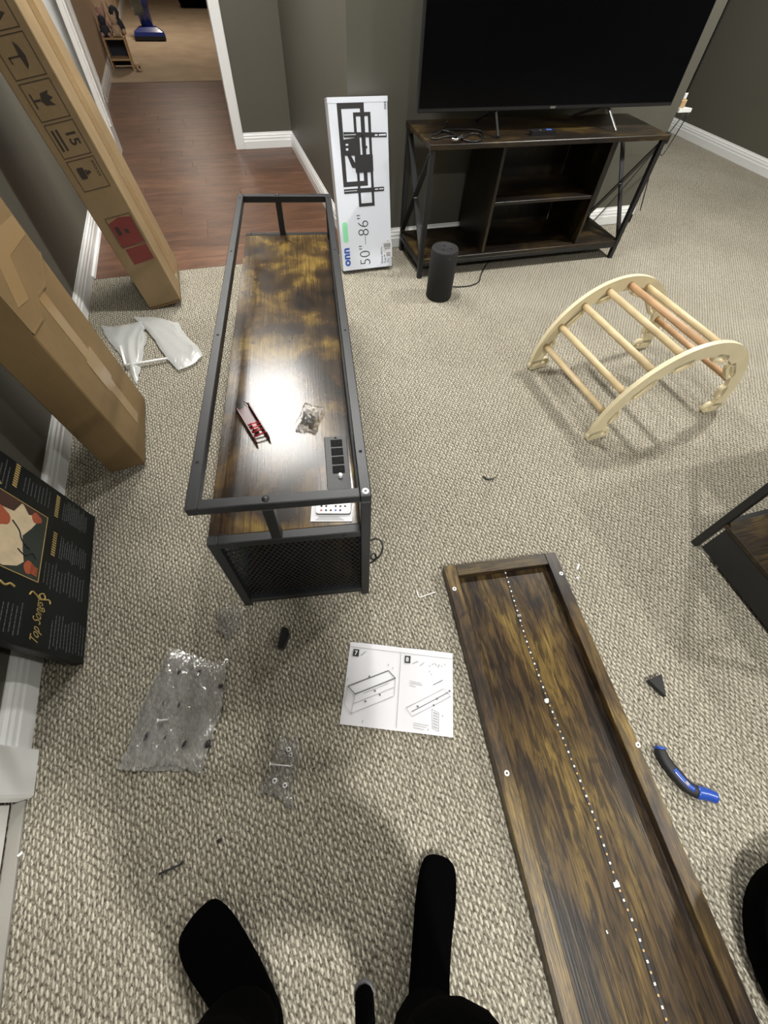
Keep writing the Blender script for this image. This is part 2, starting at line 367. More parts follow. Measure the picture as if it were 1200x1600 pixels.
b = MB(); b.box(XC, XC2, YF, YF + wt, 0, CEIL); struct('wall_front', b, 'wall', 'taupe wall section behind the television')
struct('wall_return', MB().box(XC, XC + wt, YF + wt, YH, 0, CEIL), 'wall')
struct('wall_alcove', MB().box(XC2 - wt, XC2, YF + wt, 7.4, 0, CEIL), 'wall')
b = MB(); b.box(.29, XC + wt, YH, YH + wt, 0, CEIL); b.box(XL - wt, .29, YH, YH + wt, 2.06, CEIL)
struct('wall_hall', b, 'wall')
struct('wall_right', MB().box(XR, XR + wt, YB, 7.5, 0, CEIL), 'wall')
struct('wall_back', MB().box(XL - wt, XR + wt, YB - wt, YB, 0, CEIL), 'wall')
struct('wall_alcove_end', MB().box(XC2, XR, 7.4, 7.5, 0, CEIL), 'wall')
struct('wall_far_left', MB().box(-1.05, -.895, 6.35, 15.5, 0, CEIL), 'beige')
struct('wall_far_right', MB().box(1.9, 2.0, YH + wt, 15.5, 0, CEIL), 'beige')
struct('wall_far_end', MB().box(-1.05, 2.0, 15.4, 15.5, 0, CEIL), 'beige')
struct('ceiling', MB().box(-1.1, XR + .2, YB - .2, 15.6, CEIL, CEIL + .1), 'ceil')
PROF = [(0, 0), (.018, 0), (.018, .052), (.015, .058), (.015, .072), (.011, .080), (.011, .088), (.005, .096), (.003, .106), (0, .106)]
def baseboard(name, p, q, n, prof=PROF):     # p->q along wall, n = outward normal
    p = Vector(p); q = Vector(q); d = (q - p).normalized(); N = Vector(n)
    m = Matrix.Translation(p) @ Matrix((N, Vector((0, 0, 1)), d)).transposed().to_4x4()
    return struct(name, MB().prism(prof, 0, (q - p).length, m), 'trim')
baseboard('baseboard_left', (XL, .34, 0), (XL, 4.68, 0), (1, 0, 0))
baseboard('baseboard_return', (XC, YF - .018, 0), (XC, YH - .018, 0), (-1, 0, 0))
baseboard('baseboard_hall', (.29, YH, 0), (XC, YH, 0), (0, -1, 0))
baseboard('baseboard_front', (XC - .018, YF, 0), (XC2 + .018, YF, 0), (0, -1, 0))
baseboard('baseboard_alcove', (XC2, YF - .018, 0), (XC2, 7.4, 0), (1, 0, 0))
baseboard('baseboard_right', (XR, YB, 0), (XR, 7.4, 0), (-1, 0, 0))
baseboard('baseboard_far', (-.895, 6.36, 0), (-.895, 15.4, 0), (1, 0, 0))
struct('trim_1', MB().prism([(0, 0), (.014, 0), (.010, .012), (0, .018)], 0, 1.9, Matrix.Translation((XL + .018, 2.78, 0)) @ Matrix(((1, 0, 0), (0, 0, 1), (0, 1, 0))).to_4x4()), 'trim')
# casings
def casing(name, x0, x1, y0, y1, h):
    return struct(name, MB().box(x0, x1, y0, y1, 0, h, c=.004), 'trim')
casing('trim_2', .222, .30, YH - .025, YH + wt + .02, 2.08)
casing('trim_4', XL - .02, -.70, YH - .10, YH + wt, 2.08)
struct('trim_5', MB().box(XL - .02, .30, YH - .025, YH + wt + .02, 2.06, 2.13, c=.004), 'trim')
struct('trim_6', MB().box(XL, XL + .040, .233, .342, 0, 2.10, c=.005), 'trim')
struct('trim_7', MB().box(XL, XL + .030, -.80, -.70, 0, 2.10, c=.005), 'trim')
struct('door_1', MB().box(XL - .045, XL - .006, -.70, .232, .012, 2.05, c=.002), 'door', 'plain white door leaf set in the left wall')
struct('trim_8', MB().box(XL - .006, XL + .024, -.70, .232, 0, .010, c=.002), 'track')
# white panelled door leaves folded back along the hallway wall
def leaf(p, q, name):
    p = Vector((*p, 0)); q = Vector((*q, 0)); d = (q - p).normalized(); N = Vector((-d.y, d.x, 0)) * -1; L = (q - p).length
    m = Matrix.Translation(p) @ Matrix((d, N, Vector((0, 0, 1)))).transposed().to_4x4()
    o = struct(name, MB().box(0, L, -.035, 0, .01, 2.03, m, .003), 'door')
    for z0, z1 in ((.20, .86), (.98, 1.55), (1.66, 1.92)):
        for a0, a1 in ((.10, L / 2 - .05), (L / 2 + .05, L - .10)):
            f = MB()
            for k, (e, h) in enumerate(((0, .010), (.030, .006))):
                f.band([(a0 + e, z0 + e), (a1 - e, z0 + e), (a1 - e, z1 - e), (a0 + e, z1 - e)], [(a0 + e + .014, z0 + e + .014), (a1 - e - .014, z0 + e + .014), (a1 - e - .014, z1 - e - .014), (a0 + e + .014, z1 - e - .014)],
                       -h, .001, m @ Matrix(((1, 0, 0, 0), (0, 0, -1, 0), (0, 1, 0, 0), (0, 0, 0, 1))))
            f.build('door_panel', 'door', o)
    return o
leaf((-.682, 4.60), (-.775, 5.42), 'door_2'); leaf((-.776, 5.43), (-.868, 6.25), 'door_3')
# ------------------------------------------------------------------ ceiling lamps
for x, y, e, r, col in LAMPS + HALL_LAMPS:
    nm = 'recessed ceiling downlight with white trim ring, '
    k = (LAMPS + HALL_LAMPS).index((x, y, e, r, col))
    t = thing('ceiling_light', nm + ('above the unfinished console', 'above the wooden climbing arch', 'behind the camera on the right', 'behind the person', 'an unseen fill light added in the right alcove beyond the television', 'in the far tan room', 'in the hallway')[k], 'ceiling light', T(x, y, CEIL))
    MB().lathe([(r, -.001), (r + .02, -.004), (r + .018, -.012), (r, -.012), (r - .004, -.002)], 28).build('trim_ring', 'trim', t)
    MB().lathe([(.0005, -.003), (r, -.003)], 24).build('lens', 'lens', t)
    L = bpy.data.lights.new('bulb', 'AREA'); L.shape = 'DISK'; L.size = 2 * r; L.energy = e; L.color = col; L.spread = R(165)
    lo = bpy.data.objects.new('bulb', L); C.objects.link(lo); lo.parent = t; lo.location = (0, 0, -.016)

px_, py_, pw_, pl_, pe_ = PANEL
t = thing('light_panel', 'flat rectangular white ceiling light panel at the mouth of the hallway', 'ceiling light', T(px_, py_, CEIL))
b = MB(); b.band([(-pw_ / 2 - .03, -pl_ / 2 - .03), (pw_ / 2 + .03, -pl_ / 2 - .03), (pw_ / 2 + .03, pl_ / 2 + .03), (-pw_ / 2 - .03, pl_ / 2 + .03)], [(-pw_ / 2, -pl_ / 2), (pw_ / 2, -pl_ / 2), (pw_ / 2, pl_ / 2), (-pw_ / 2, pl_ / 2)], -.035, -.001); b.build('frame', 'trim', t)
MB().box(-pw_ / 2, pw_ / 2, -pl_ / 2, pl_ / 2, -.012, -.004).build('diffuser', 'lens', t)
L = bpy.data.lights.new('tube', 'AREA'); L.shape = 'RECTANGLE'; L.size = pw_; L.size_y = pl_; L.energy = pe_; L.color = (1, .985, .95)
lo = bpy.data.objects.new('tube', L); C.objects.link(lo); lo.parent = t; lo.location = (0, 0, -.014)

# ------------------------------------------------------------------ media console being assembled
W_, L_, H1, H2, tb = .396, 1.644, .395, .544, .025
con = thing('console_table', 'unfinished long console: black steel frame over a rustic brown shelf with outlets', 'console table', T(-.2251, .5816, 0) @ RZ(-.18036))
def rail(x0, x1, y0, y1, z0, z1, name='rail'): return MB().box(x0, x1, y0, y1, z0, z1, c=.002).build(name, 'steel', con)
rail(0, tb, 0, L_, H2 - tb, H2); rail(W_ - tb, W_, 0, L_, H2 - tb, H2)
rail(tb, W_ - tb, 0, tb, H2 - tb, H2); rail(tb, W_ - tb, L_ - tb, L_, H2 - tb, H2)
for yy in (0, L_ - tb):
    rail(W_ - tb, W_, yy, yy + tb, 0, H2 - tb, 'leg'); rail(0, tb, yy, yy + tb, 0, H1, 'leg')
    rail(.155, .180, yy, yy + tb, H1, H2 - tb, 'post')
    rail(tb, W_ - tb, yy, yy + tb, H1 - tb, H1); rail(tb, W_ - tb, yy, yy + tb, .022, .047)
for xx in (0, W_ - tb):
    rail(xx, xx + tb, tb, L_ - tb, H1 - .045, H1 - .020); rail(xx, xx + tb, tb, L_ - tb, .022, .047)
MB().box(.002, W_ - tb - .0005, tb + .0005, L_ - tb - .0005, H1 - .0195, H1 - .001, c=.001).build('shelf', 'shelf', con)
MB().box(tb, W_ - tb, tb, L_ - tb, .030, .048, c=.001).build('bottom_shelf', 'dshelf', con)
def mesh_panel(w_, h_, m, name='mesh_panel'):
    b = MB(); p = .015; sl = .62; t = .0015
    for sgn in (1, -1):
        c0 = -h_ * sl
        n = int((w_ + h_ * sl) / p) + 1
        for i in range(n):
            x0 = c0 + i * p
            xa, za, xb, zb = x0, 0, x0 + h_ * sl, h_
            if xa < 0: za = (0 - xa) / sl; xa = 0
            if xb > w_: zb = h_ - (xb - w_) / sl; xb = w_
            if zb - za < .004: continue
            if sgn < 0: xa, xb = w_ - xa, w_ - xb
            pa, pb = m @ Vector((xa, 0, za)), m @ Vector((xb, 0, zb))
            b.tube([pa, pb], t, 4, caps=False)
    o = b.build(name, 'steel', con); o['kind'] = 'stuff'; return o
mesh_panel(W_ - 2 * tb, H1 - tb - .047, T(tb, .012, .047)); mesh_panel(W_ - 2 * tb, H1 - tb - .047, T(tb, L_ - .012, .047))
mesh_panel(L_ - 2 * tb, H1 - tb - .067, T(.012, tb, .047) @ RZ(pi / 2)); mesh_panel(L_ - 2 * tb, H1 - tb - .067, T(W_ - .012, tb, .047) @ RZ(pi / 2))
for (x, y) in ((.0125, .13), (.0125, .62), (.0125, 1.13), (.0125, 1.60), (W_ - .0125, .13), (W_ - .0125, .62), (W_ - .0125, 1.13), (W_ - .0125, 1.60)):
    MB().cyl(x, y, H2 - .003, H2 + .0004, .0042, 12).build('screw_hole', 'hole', con)
for (x, y) in ((.1675, .0125), (.1675, L_ - .0125)):
    MB().lathe([(.0005, .0035), (.005, .0035), (.008, .0008), (.008, 0)], 16, T(x, y, H2)).build('bolt', 'black', con)
MB().lathe([(.0025, .0005), (.0028, .002), (.0075, .0025), (.0085, 0)], 18, T(W_ - .0125, .0125, H2)).build('screw', 'chrome', con)
for x in (.06, .33): MB().lathe([(.0005, .002), (.004, .002), (.006, 0)], 12, T(x, 0, H1 - .0125) @ RX(pi / 2)).build('bolt', 'black', con)
ci = con.matrix_world.inverted()
# power strip let into the shelf
pa, pb = ci @ F(507, 684, H1), ci @ F(541, 682, H1); pc = ci @ F(553, 790, H1)
px0, px1, py1, py0 = pa.x, pb.x, (pa.y + pb.y) / 2, (ci @ F(530, 781, H1)).y
px0 = pb.x - .064; px1 = pb.x
ps = MB().box(px0, px1, py0, py1, H1 - .006, H1 + .004, c=.0015).build('power_strip', 'strip', con)
for k in range(4):
    cy = py1 - .028 - k * .0325; cx = (px0 + px1) / 2 + .002
    MB().box(cx - .0165, cx + .0165, cy - .0135, cy + .0135, H1 + .004, H1 + .0052, c=.0006).build('outlet', 'outlet', ps)
    MB().box(cx - .010, cx - .0025, cy + .0045, cy + .0068, H1 + .005, H1 + .0055).box(cx - .010, cx - .0025, cy - .0068, cy - .0045, H1 + .005, H1 + .0055).cyl(cx + .008, cy, H1 + .005, H1 + .0055, .0036, 12).build('slots', 'hole', ps)
MB().cyl((px0 + px1) / 2, py1 - .007, H1 + .003, H1 + .0048, .0035, 12).build('screw', 'hole', ps)
MB().lathe([(.0005, .010), (.005, .010), (.0065, .006), (.0065, 0)], 16, T((px0 + px1) / 2 + .005, py1 - .150, H1 + .004)).build('switch_knob', 'chrome', ps)
p0 = ci @ F(582, 870, .05)
pts = [ci @ F(x, y, z) for x, y, z in ((576, 846, .16), (585, 842, .155), (595, 845, .15), (598, 856, .14), (594, 868, .13), (585, 874, .12), (580, 872, .12), (581, 866, .12), (586, 866, .118), (587, 874, .10), (578, 880, .09))]
MB().tube(smooth(pts, 5), .0032, 8).build('power_cord', 'black', con)

# red folding tool, parts bag, remote on the shelf
def on_line(a, b_, z): 
    A, B = F(*a, z), F(*b_, z); d = B - A; return A, d.length, math.atan2(d.y, d.x)
A, Ln, an = on_line((378, 634), (410, 686), H1 + .012)
rt = thing('cutter_tool', 'dark red plastic tool with two side rails lying on the console shelf', 'tool', T(A.x, A.y, H1) @ RZ(an))
for s_ in (-1, 1): MB().prism([(-.004, 0), (Ln, 0), (Ln + .004, .012), (Ln - .01, .022), (.02, .026), (0, .016)], -.0017, .0017, T(0, s_ * .019, 0) @ RX(pi / 2)).build('side_rail', 'redp', rt)
MB().box(.006, Ln * .55, -.017, .017, .003, .007, c=.001).build('tray', 'redp', rt)
for k in range(4): MB().tube([(Ln * (.55 + .11 * k), -.019, .012), (Ln * (.58 + .1 * k), .019, .016)], .0026, 8).build('cross_pin', 'redl', rt)
MB().box(Ln * .52, Ln * .72, -.006, .008, .010, .015, c=.001).build('slider', 'redl', rt)
MB().tube(smooth([(-.026, .012, .004), (-.008, .017, .008), (.03, .019, .018)], 4), [.0012] * 4 + [.002] * 5, 8).build('tail', 'redp', rt)

def crumple(cx, cy, w_, h_, rot, hz, nx=26, ny=26, seed=1, z0=.001, edge=.18, fine=9.0):
    """a crumpled sheet lying at height z0"""
    rnd = random.Random(seed); ph = [(rnd.uniform(-1, 1) * fine, rnd.uniform(-1, 1) * fine, rnd.uniform(0, 6.3), rnd.uniform(.3, 1)) for _ in range(14)]
    vs = []
    for j in range(ny):
        for i in range(nx):
            u, v_ = i / (nx - 1) - .5, j / (ny - 1) - .5
            h = sum(a * abs(sin(p * u * 3 + q * v_ * 3 + f)) for p, q, f, a in ph) / 9.0
            ef = min(1, (0.5 - max(abs(u), abs(v_))) / .12)
            x = u * w_ * (1 + edge * sin(v_ * 9 + seed) * .3) + .006 * rnd.uniform(-1, 1) * (w_ / .2)
            y = v_ * h_ * (1 + edge * sin(u * 7 + seed * 2) * .3) + .006 * rnd.uniform(-1, 1) * (h_ / .2)
            vs.append((x, y, .0012 + hz * max(0, h) * (.35 + .65 * max(0, ef))))
    fs = [(j * nx + i, j * nx + i + 1, (j + 1) * nx + i + 1, (j + 1) * nx + i) for j in range(ny - 1) for i in range(nx - 1)]
    return MB().add(vs, fs, T(cx, cy, z0) @ RZ(rot), False)
def screw_part(parent, m, head=.0052, length=.03, lab='screw', mat='chrome'):
    MB().lathe([(.0005, -.0012), (head * .45, -.0006), (head * .5, 0), (head * .9, 0), (head, -.0012), (head * .5, -.003), (.002, -.0035), (.002, -length), (.0003, -length - .003)], 14, m).build(lab, mat, parent)
bp_ = F(482, 655, H1)
bg = thing('parts_bag', 'small clear plastic bag holding black fittings on the console shelf', 'bag', T(bp_.x, bp_.y, H1))
crumple(0.004, .0, .060, .095, -.5, .030, 16, 18, 5).build('bag_film', 'baggie', bg, up=True)
for x, y, a in ((-.012, -.012, .4), (.006, -.016, 1.2), (.014, -.004, 2.0), (-.002, -.028, .1), (-.016, -.002, .9)):
    MB().lathe([(.0005, .006), (.004, .006), (.0065, .003), (.0065, 0)], 12, T(x, y, .004) @ RZ(a) @ RY(.7)).tube([(x, y, .005), (x + .016 * cos(a), y + .016 * sin(a), .008)], .003, 8).build('fitting', 'black', bg)

p0, p1 = F(485, 815, H1), F(550, 815, H1); d = p1 - p0; an = math.atan2(d.y, d.x)
cd = thing('card_sheet', 'white printed card under the small remote on the console shelf', 'card', T(p0.x, p0.y, H1 + .0002) @ RZ(an))
MB().box(-.0, d.length, 0, .066, 0, .0008).build('card_paper', 'paper', cd)
b = MB()
for k in range(3): b.box(.012 + k * .004, d.length - .02 - k * .006, .004 + k * .004, .0055 + k * .004, .0008, .0010)
tag(b.build('small_print', 'inkg', cd), kind='stuff')
p0, p1 = F(493, 803, H1 + .005), F(548, 803, H1 + .005); d = p1 - p0; an = math.atan2(d.y, d.x); rw = d.length
rm = thing('remote_control', 'white slim remote with black and coloured round buttons on the card', 'remote', T(p0.x, p0.y, H1 + .0014) @ RZ(an))
def rrect(x0, x1, y0, y1, r, n=5):
    out = []
    for cx, cy, a0 in ((x1 - r, y1 - r, 0), (x0 + r, y1 - r, pi / 2), (x0 + r, y0 + r, pi), (x1 - r, y0 + r, 3 * pi / 2)):
        for k in range(n + 1): a = a0 + k * pi / 2 / n; out.append((cx + r * cos(a), cy + r * sin(a)))
    return out
MB().prism(rrect(0, rw, 0, .044, .006), 0, .003).build('back_shell', 'black', rm)
MB().prism(rrect(.0008, rw - .0008, .0008, .0432, .006), .003, .0068).build('body', 'white', rm)
for j in range(3):
    for i in range(6 if j != 0 else 5):
        x = rw * (.16 + .135 * i); yy = .009 + j * .0125
        mt = 'redl' if (j == 0 and i == 0) else ('blueink' if (i + j) % 5 == 3 else 'ink')
        if j == 1 and i == 2: mt = 'white'
        MB().cyl(x, yy, .0066, .0076, .0030 if j != 1 or i != 2 else .0048, 10).build('button', mt, rm)

# ------------------------------------------------------------------ loose table top lying face down
tp = thing('tabletop_panel', 'long rustic brown table top lying face down on the carpet with an LED strip', 'table top', T(.424, .516, 0) @ RZ(-.1513))
TW, TL = .396, 1.66; th_ = .042; rw_ = .040
MB().box(0, TW, -TL, 0, 0, .016, c=.001).build('board', 'top', tp)
rm_ = rustic('rustic_rim', 1, .95, .4, 6.6, bumps=.3); rme = rustic('rustic_rim_end', 0, .55, .45, 1.6, bumps=.3)
MB().box(0, rw_, -TL, 0, .0162, th_, c=.0015).build('rim', rm_, tp); MB().box(TW - rw_, TW, -TL, 0, .0162, th_, c=.0015).build('rim', rm_, tp)
MB().box(rw_ + .0003, TW - rw_ - .0003, -rw_, 0, .0162, th_, c=.0015).build('rim', rme, tp); MB().box(rw_ + .0003, TW - rw_ - .0003, -TL, -TL + rw_, .0162, th_, c=.0015).build('rim', rme, tp)
ti = tp.matrix_world.inverted()
for q in ((710, 920), (877, 896), (792, 1208), (997, 1164)):
    P = ti @ F(*q, th_)
    MB().lathe([(.0022, -.001), (.0026, .0012), (.0058, .0016), (.0068, 0)], 16, T(P.x, P.y, th_)).build('washer', 'white', tp)
    MB().cyl(P.x, P.y, th_ - .001, th_ + .0006, .0024, 10).build('hole', 'hole', tp)
lp = [ti @ F(x, y, .0168) for x, y in ((789, 893), (806, 948), (826, 1012), (857, 1097), (889, 1178), (921, 1258), (964, 1380), (1002, 1476), (1042, 1597), (1075, 1690), (1120, 1820))]
path = smooth([(p.x, p.y, .0166) for p in lp], 10)
b = MB(); vs = []; fs = []
for i, p in enumerate(path):
    dd = (path[min(i + 1, len(path) - 1)] - path[max(i - 1, 0)]).normalized(); n_ = Vector((-dd.y, dd.x, 0))
    vs += [p + n_ * .0030, p - n_ * .0030, p + n_ * .0030 + Vector((0, 0, .0009)), p - n_ * .0030 + Vector((0, 0, .0009))]
for i in range(len(path) - 1):
    a = i * 4; c_ = a + 4
    fs += [(a + 2, a + 3, c_ + 3, c_ + 2), (a, a + 2, c_ + 2, c_), (a + 1, c_ + 1, c_ + 3, a + 3)]
ls = MB().add(vs, fs).build('led_strip', 'ink', tp); ls['label'] = 'thin dark LED strip with white chips'
acc = 0; nxt = .006; k = 0
ledm = None; padm = None
for i in range(len(path) - 1):
    sg = path[i + 1] - path[i]; L = sg.length
    while acc + L >= nxt:
        P = path[i] + sg * ((nxt - acc) / L); a = math.atan2(sg.y, sg.x)
        if P.y > -1.5:
            if k % 2 == 0:
                o = MB().box(-.0024, .0024, -.0023, .0023, 0, .0016, c=.0003).build('led_chip', 'led', ls) if ledm is None else bpy.data.objects.new('led_chip', ledm)
                if ledm is None: ledm = o.data
                else: C.objects.link(o); o.parent = ls
            else:
                o = MB().box(-.0020, .0020, -.0020, .0020, 0, .0006).build('copper_pad', 'gold_pad', ls) if padm is None else bpy.data.objects.new('copper_pad', padm)
                if padm is None: padm = o.data
                else: C.objects.link(o); o.parent = ls
            o.matrix_local = T(P.x, P.y, P.z + .0009) @ RZ(a)
        nxt += .0166; k += 1
    acc += L
for (x, y) in ((811, 962), (854, 1095), (963, 1382)):
    P = ti @ F(x, y, .018)
    if y == 1095: MB().lathe([(.0005, .004), (.005, .004), (.0065, .001), (.0065, 0)], 14, T(P.x, P.y, .0166)).build('clip_screw', 'white', ls)
    else: MB().box(-.007, .007, -.005, .005, 0, .004, T(P.x, P.y, .0166), c=.001).build('clip', 'white' if y > 1300 else 'silver', ls)
sw = F(948, 1456, .0165)
tag(MB().box(-.0015, .0015, -.003, .003, 0, .0015, T(sw.x, sw.y, .0168), c=.0004).build('plastic_crumb', 'white'), 'tiny white crumb on the loose table top left of the LED strip', 'crumb')

# ------------------------------------------------------------------ television stand
st = thing('tv_stand', 'dark brown television stand with black X-braced metal ends and a central cubby', 'tv stand', T(1.0118, 2.3618, 0) @ RZ(-.0289))
SW, SD, SH = 1.374, .396, .625
MB().box(0, SW, 0, SD, SH - .022, SH, c=.002).build('top', 'stand', st)
MB().box(.01, SW - .01, .008, SD - .008, .086, .106, c=.002).build('bottom_shelf', 'stand', st)
tt = .026
for x in (.004, SW - tt - .004):
    for y in (.004, SD - tt - .004): MB().box(x, x + tt, y, y + tt, 0, SH - .0225, c=.0015).build('leg', 'steel2', st)
    xc = x + tt / 2
    MB().box(x, x + tt, .024, SD - .024, .064, .0855, c=.001).build('side_rail', 'steel2', st)
    MB().bar((xc - .003, .02, .585), (xc - .003, SD - .02, .112), .006, .028, up=(1, 0, 0)).build('cross_brace', 'steel2', st)
    MB().bar((xc + .004, .02, .112), (xc + .004, SD - .02, .585), .006, .028, up=(1, 0, 0)).build('cross_brace', 'steel2', st)
    MB().cyl(0, 0, -.012, .012, .006, 10, T(xc, SD / 2, .348) @ RY(pi / 2)).build('bolt', 'silver', st)
MB().box(.026, SW - .026, .008, .024, .066, .086, c=.001).build('front_rail', 'steel2', st)
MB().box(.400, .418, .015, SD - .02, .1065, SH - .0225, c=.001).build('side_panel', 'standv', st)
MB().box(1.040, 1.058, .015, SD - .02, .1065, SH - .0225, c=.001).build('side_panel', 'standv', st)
MB().box(.4185, 1.0395, .020, SD - .02, .345, .361, c=.001).build('shelf', 'stand', st)
MB().box(.4185, 1.0395, SD - .019, SD - .013, .1065, SH - .0225).build('back_panel', 'standv', st)
sx_, sy_ = .985, .30
MB().box(.93, .945, SD - .0205, SD - .019, .50, .52).build('cable_tie', 'silver', st)
# television
TVm = T(.984, 2.505, .707) @ RZ(-.026) @ RX(R(-1.5))
tv = thing('television', 'large flat screen television with thin black bezel standing on the dark stand', 'television', TVm)
MB().box(0, 1.462, 0, .028, 0, .84, c=.003).box(.25, 1.2, .028, .062, .05, .50, c=.01).build('housing', 'black', tv)
MB().box(.007, 1.455, -.0012, 0, .016, .833).build('screen', 'screen', tv)
MB().box(.715, .745, -.002, 0, .004, .012).text('onn', .001, T(.7, -.01, .005)).build('maker_mark', 'silver', tv)
tvi = TVm.inverted()
for apx, fr_, re_, mt in ((1.405, (1.388, 2.405), (1.40, 2.69), 'black'), (2.065, (2.085, 2.398), (2.005, 2.69), 'silver')):
    a = Vector((apx, 2.515, .712)); f_ = Vector((*fr_, SH + .006)); e_ = Vector((*re_, SH + .006))
    o = MB().bar(tvi @ a, tvi @ f_, .012, .010, c=.002).build('foot', mt, tv); MB().bar(tvi @ a, tvi @ e_, .014, .012, c=.002).build('foot', 'black', tv)
    MB().box(-.02, .02, -.012, .012, -.012, .02, tvi @ T(*a), c=.003).build('foot_mount', 'black', tv)
# box on stand, cables
A, Ln, an = on_line((830, 211), (869, 209), SH + .004)
rk = thing('streaming_remote', 'small black remote lying flat on the television stand top', 'remote', T(A.x, A.y, SH) @ RZ(an))
MB().prism(rrect(0, Ln, -.006, .036, .012), 0.0003, .018).build('body', 'black', rk)
MB().cyl(Ln * .38, .016, .018, .0195, .006, 12).build('button', 'silver', rk)
MB().box(Ln * .62, Ln * .82, .008, .024, .018, .0192, c=.0004).build('button', 'blueink', rk)
def pxpath(pts, z): return [F(x, y, z if len(p_) < 3 else p_[2]) for p_ in pts for x, y in [p_[:2]]]
tag(MB().tube(smooth([F(x, y, z) for x, y, z in ((698, 190, .66), (697, 197, .635), (685, 208, .629), (672, 213, .629), (680, 217, .629), (700, 213, .63), (716, 214, .629), (726, 219, .63), (742, 221, .63), (753, 217, .63), (748, 210, .63), (734, 209, .632), (720, 216, .636), (706, 207, .632), (690, 203, .63), (730, 202, .633), (752, 205, .63), (757, 215, .63))], 5), .0036, 8).build('cable_tangle', 'black'),
    'tangled thin black cable lying on the left end of the television stand', 'cable')
tag(MB().tube(smooth([F(x, y, z) for x, y, z in ((722, 212, .64), (714, 218, .64), (706, 217, .64))], 4), .006, 8).build('cable_plug', 'silver'), 'grey metallic plug lying in the cable tangle on the television stand', 'plug')
# corner wedge with cords
cw = thing('wall_bracket', 'small white triangular bracket at the wall corner beside the television', 'bracket', T(2.842, 2.80, .60))
MB().prism([(0, .10), (0, -.012), (.098, -.012), (.09, 0)], 0, .018).build('plate', 'trim', cw)
MB().box(.006, .045, .0, .045, .018, .055, c=.004).build('adapter', 'toywood', cw)
MB().box(.012, .034, .006, .03, .055, .085, c=.004).build('adapter_cap', 'trim', cw)
MB().tube([(.022, .014, .085), (.022, .014, .5), (.022, .014, 1.6)], .0075, 8).build('riser_cord', 'inkg' if False else 'steel2', cw)
tag(MB().tube(smooth([(2.90, 2.79, .60), (2.80, 2.775, .45), (2.62, 2.76, .20), (2.50, 2.76, .04)], 6), .003, 8).build('hanging_cord', 'black'), 'thin black cord hanging from the bracket behind the stand, the left one', 'cord', 'cords hanging below the bracket')
tag(MB().tube(smooth([(2.925, 2.784, .60), (2.86, 2.77, .40), (2.62, 2.60, .50), (2.45, 2.45, .52), (2.405, 2.38, .50), (2.402, 2.30, .28)], 6), .003, 8).build('hanging_cord', 'black'), 'thin black cord looping from the bracket to the right front corner of the stand', 'cord', 'cords hanging below the bracket')
cc = thing('cable_clip', 'black lump of bundled cable at the right front corner of the stand top', 'cable', T(2.402, 2.372, .585))
MB().box(.001, .028, -.02, .02, -.01, .035, c=.006).build('clip_body', 'black', cc)

# ------------------------------------------------------------------ smart speaker + cord
sp = thing('smart_speaker', 'black cylindrical smart speaker on the carpet in front of the television stand', 'speaker', T(1.066, 2.155, 0))
MB().lathe([(.0005, 0), (.066, 0), (.072, .006), (.072, .250), (.068, .259), (.060, .262), (.058, .258), (.0005, .258)], 40).build('body', 'spk', sp)
MB().cyl(.025, -.02, .258, .2595, .005, 12).cyl(-.02, -.02, .258, .2595, .005, 12).cyl(0, .02, .258, .2595, .005, 12).build('buttons', 'black', sp)
MB().box(-.006, .006, -.073, -.0715, .228, .236).build('indicator', 'strip', sp)
tag(MB().tube(smooth([F(x, y, z) for x, y, z in ((705, 447, .01), (716, 448, .005), (735, 446, .005), (748, 440, .005), (752, 428, .005), (760, 414, .005), (772, 400, .006), (782, 391, .01))], 6), .0032, 8).build('speaker_cord', 'black'), 'thin black cord curving from the speaker to the television stand', 'cord')

# ------------------------------------------------------------------ wall mount carton
th2 = math.atan2(.20, .70); mt_ = .060
mb_ = thing('mount_box', 'tall white carton with a printed black television mount, leaning on the wall', 'box', T(.594, 2.512, .003 + mt_ * sin(th2)) @ RX(-th2))
MW, MH = .306, .735
MB().box(0, MW, .0015, mt_, 0, MH, c=.001).build('carton', 'cartside', mb_)
MB().box(.0012, MW - .0012, 0, .0014, .0012, MH - .0012).build('front_panel', 'carton', mb_)
MB().box(-.001, MW + .001, .001, mt_, MH - .0005, MH + .0025).box(-.001, MW + .001, -.001, .002, MH - .018, MH + .0025).build('lid_flap', 'carton', mb_)
FM = FRONT(.0002)
def rectband(b, x0, x1, y0, y1, t, m, h=.0006):
    b.band([(x0, y0), (x1, y0), (x1, y1), (x0, y1)], [(x0 + t, y0 + t), (x1 - t, y0 + t), (x1 - t, y1 - t), (x0 + t, y1 - t)], 0, h, m)
b = MB()
rectband(b, .045, .182, .394, .717, .021, FM)
rectband(b, .124, .214, .304, .682, .014, T(0, -.0006, 0) @ FM)
b.prism([(.068, .612), (.296, .603), (.296, .586), (.068, .592)], 0, .0016, FM); b.prism([(.046, .385), (.272, .384), (.272, .366), (.046, .366)], 0, .0016, FM)
b.prism(rrect(.118, .216, .450, .522, .006), 0, .002, FM)
b.prism([(.064, .584), (.150, .590), (.150, .520), (.064, .522)], 0, .0018, FM); b.prism([(.078, .525), (.096, .525), (.122, .484), (.118, .470), (.100, .474)], 0, .0018, FM)
b.cyl(.184, .551, 0, .0018, .005, 10, FM); b.prism([(.160, .552), (.172, .552), (.172, .60), (.160, .60)], 0, .0016, FM)
b.build('mount_picture', 'ink', mb_)
b = MB()
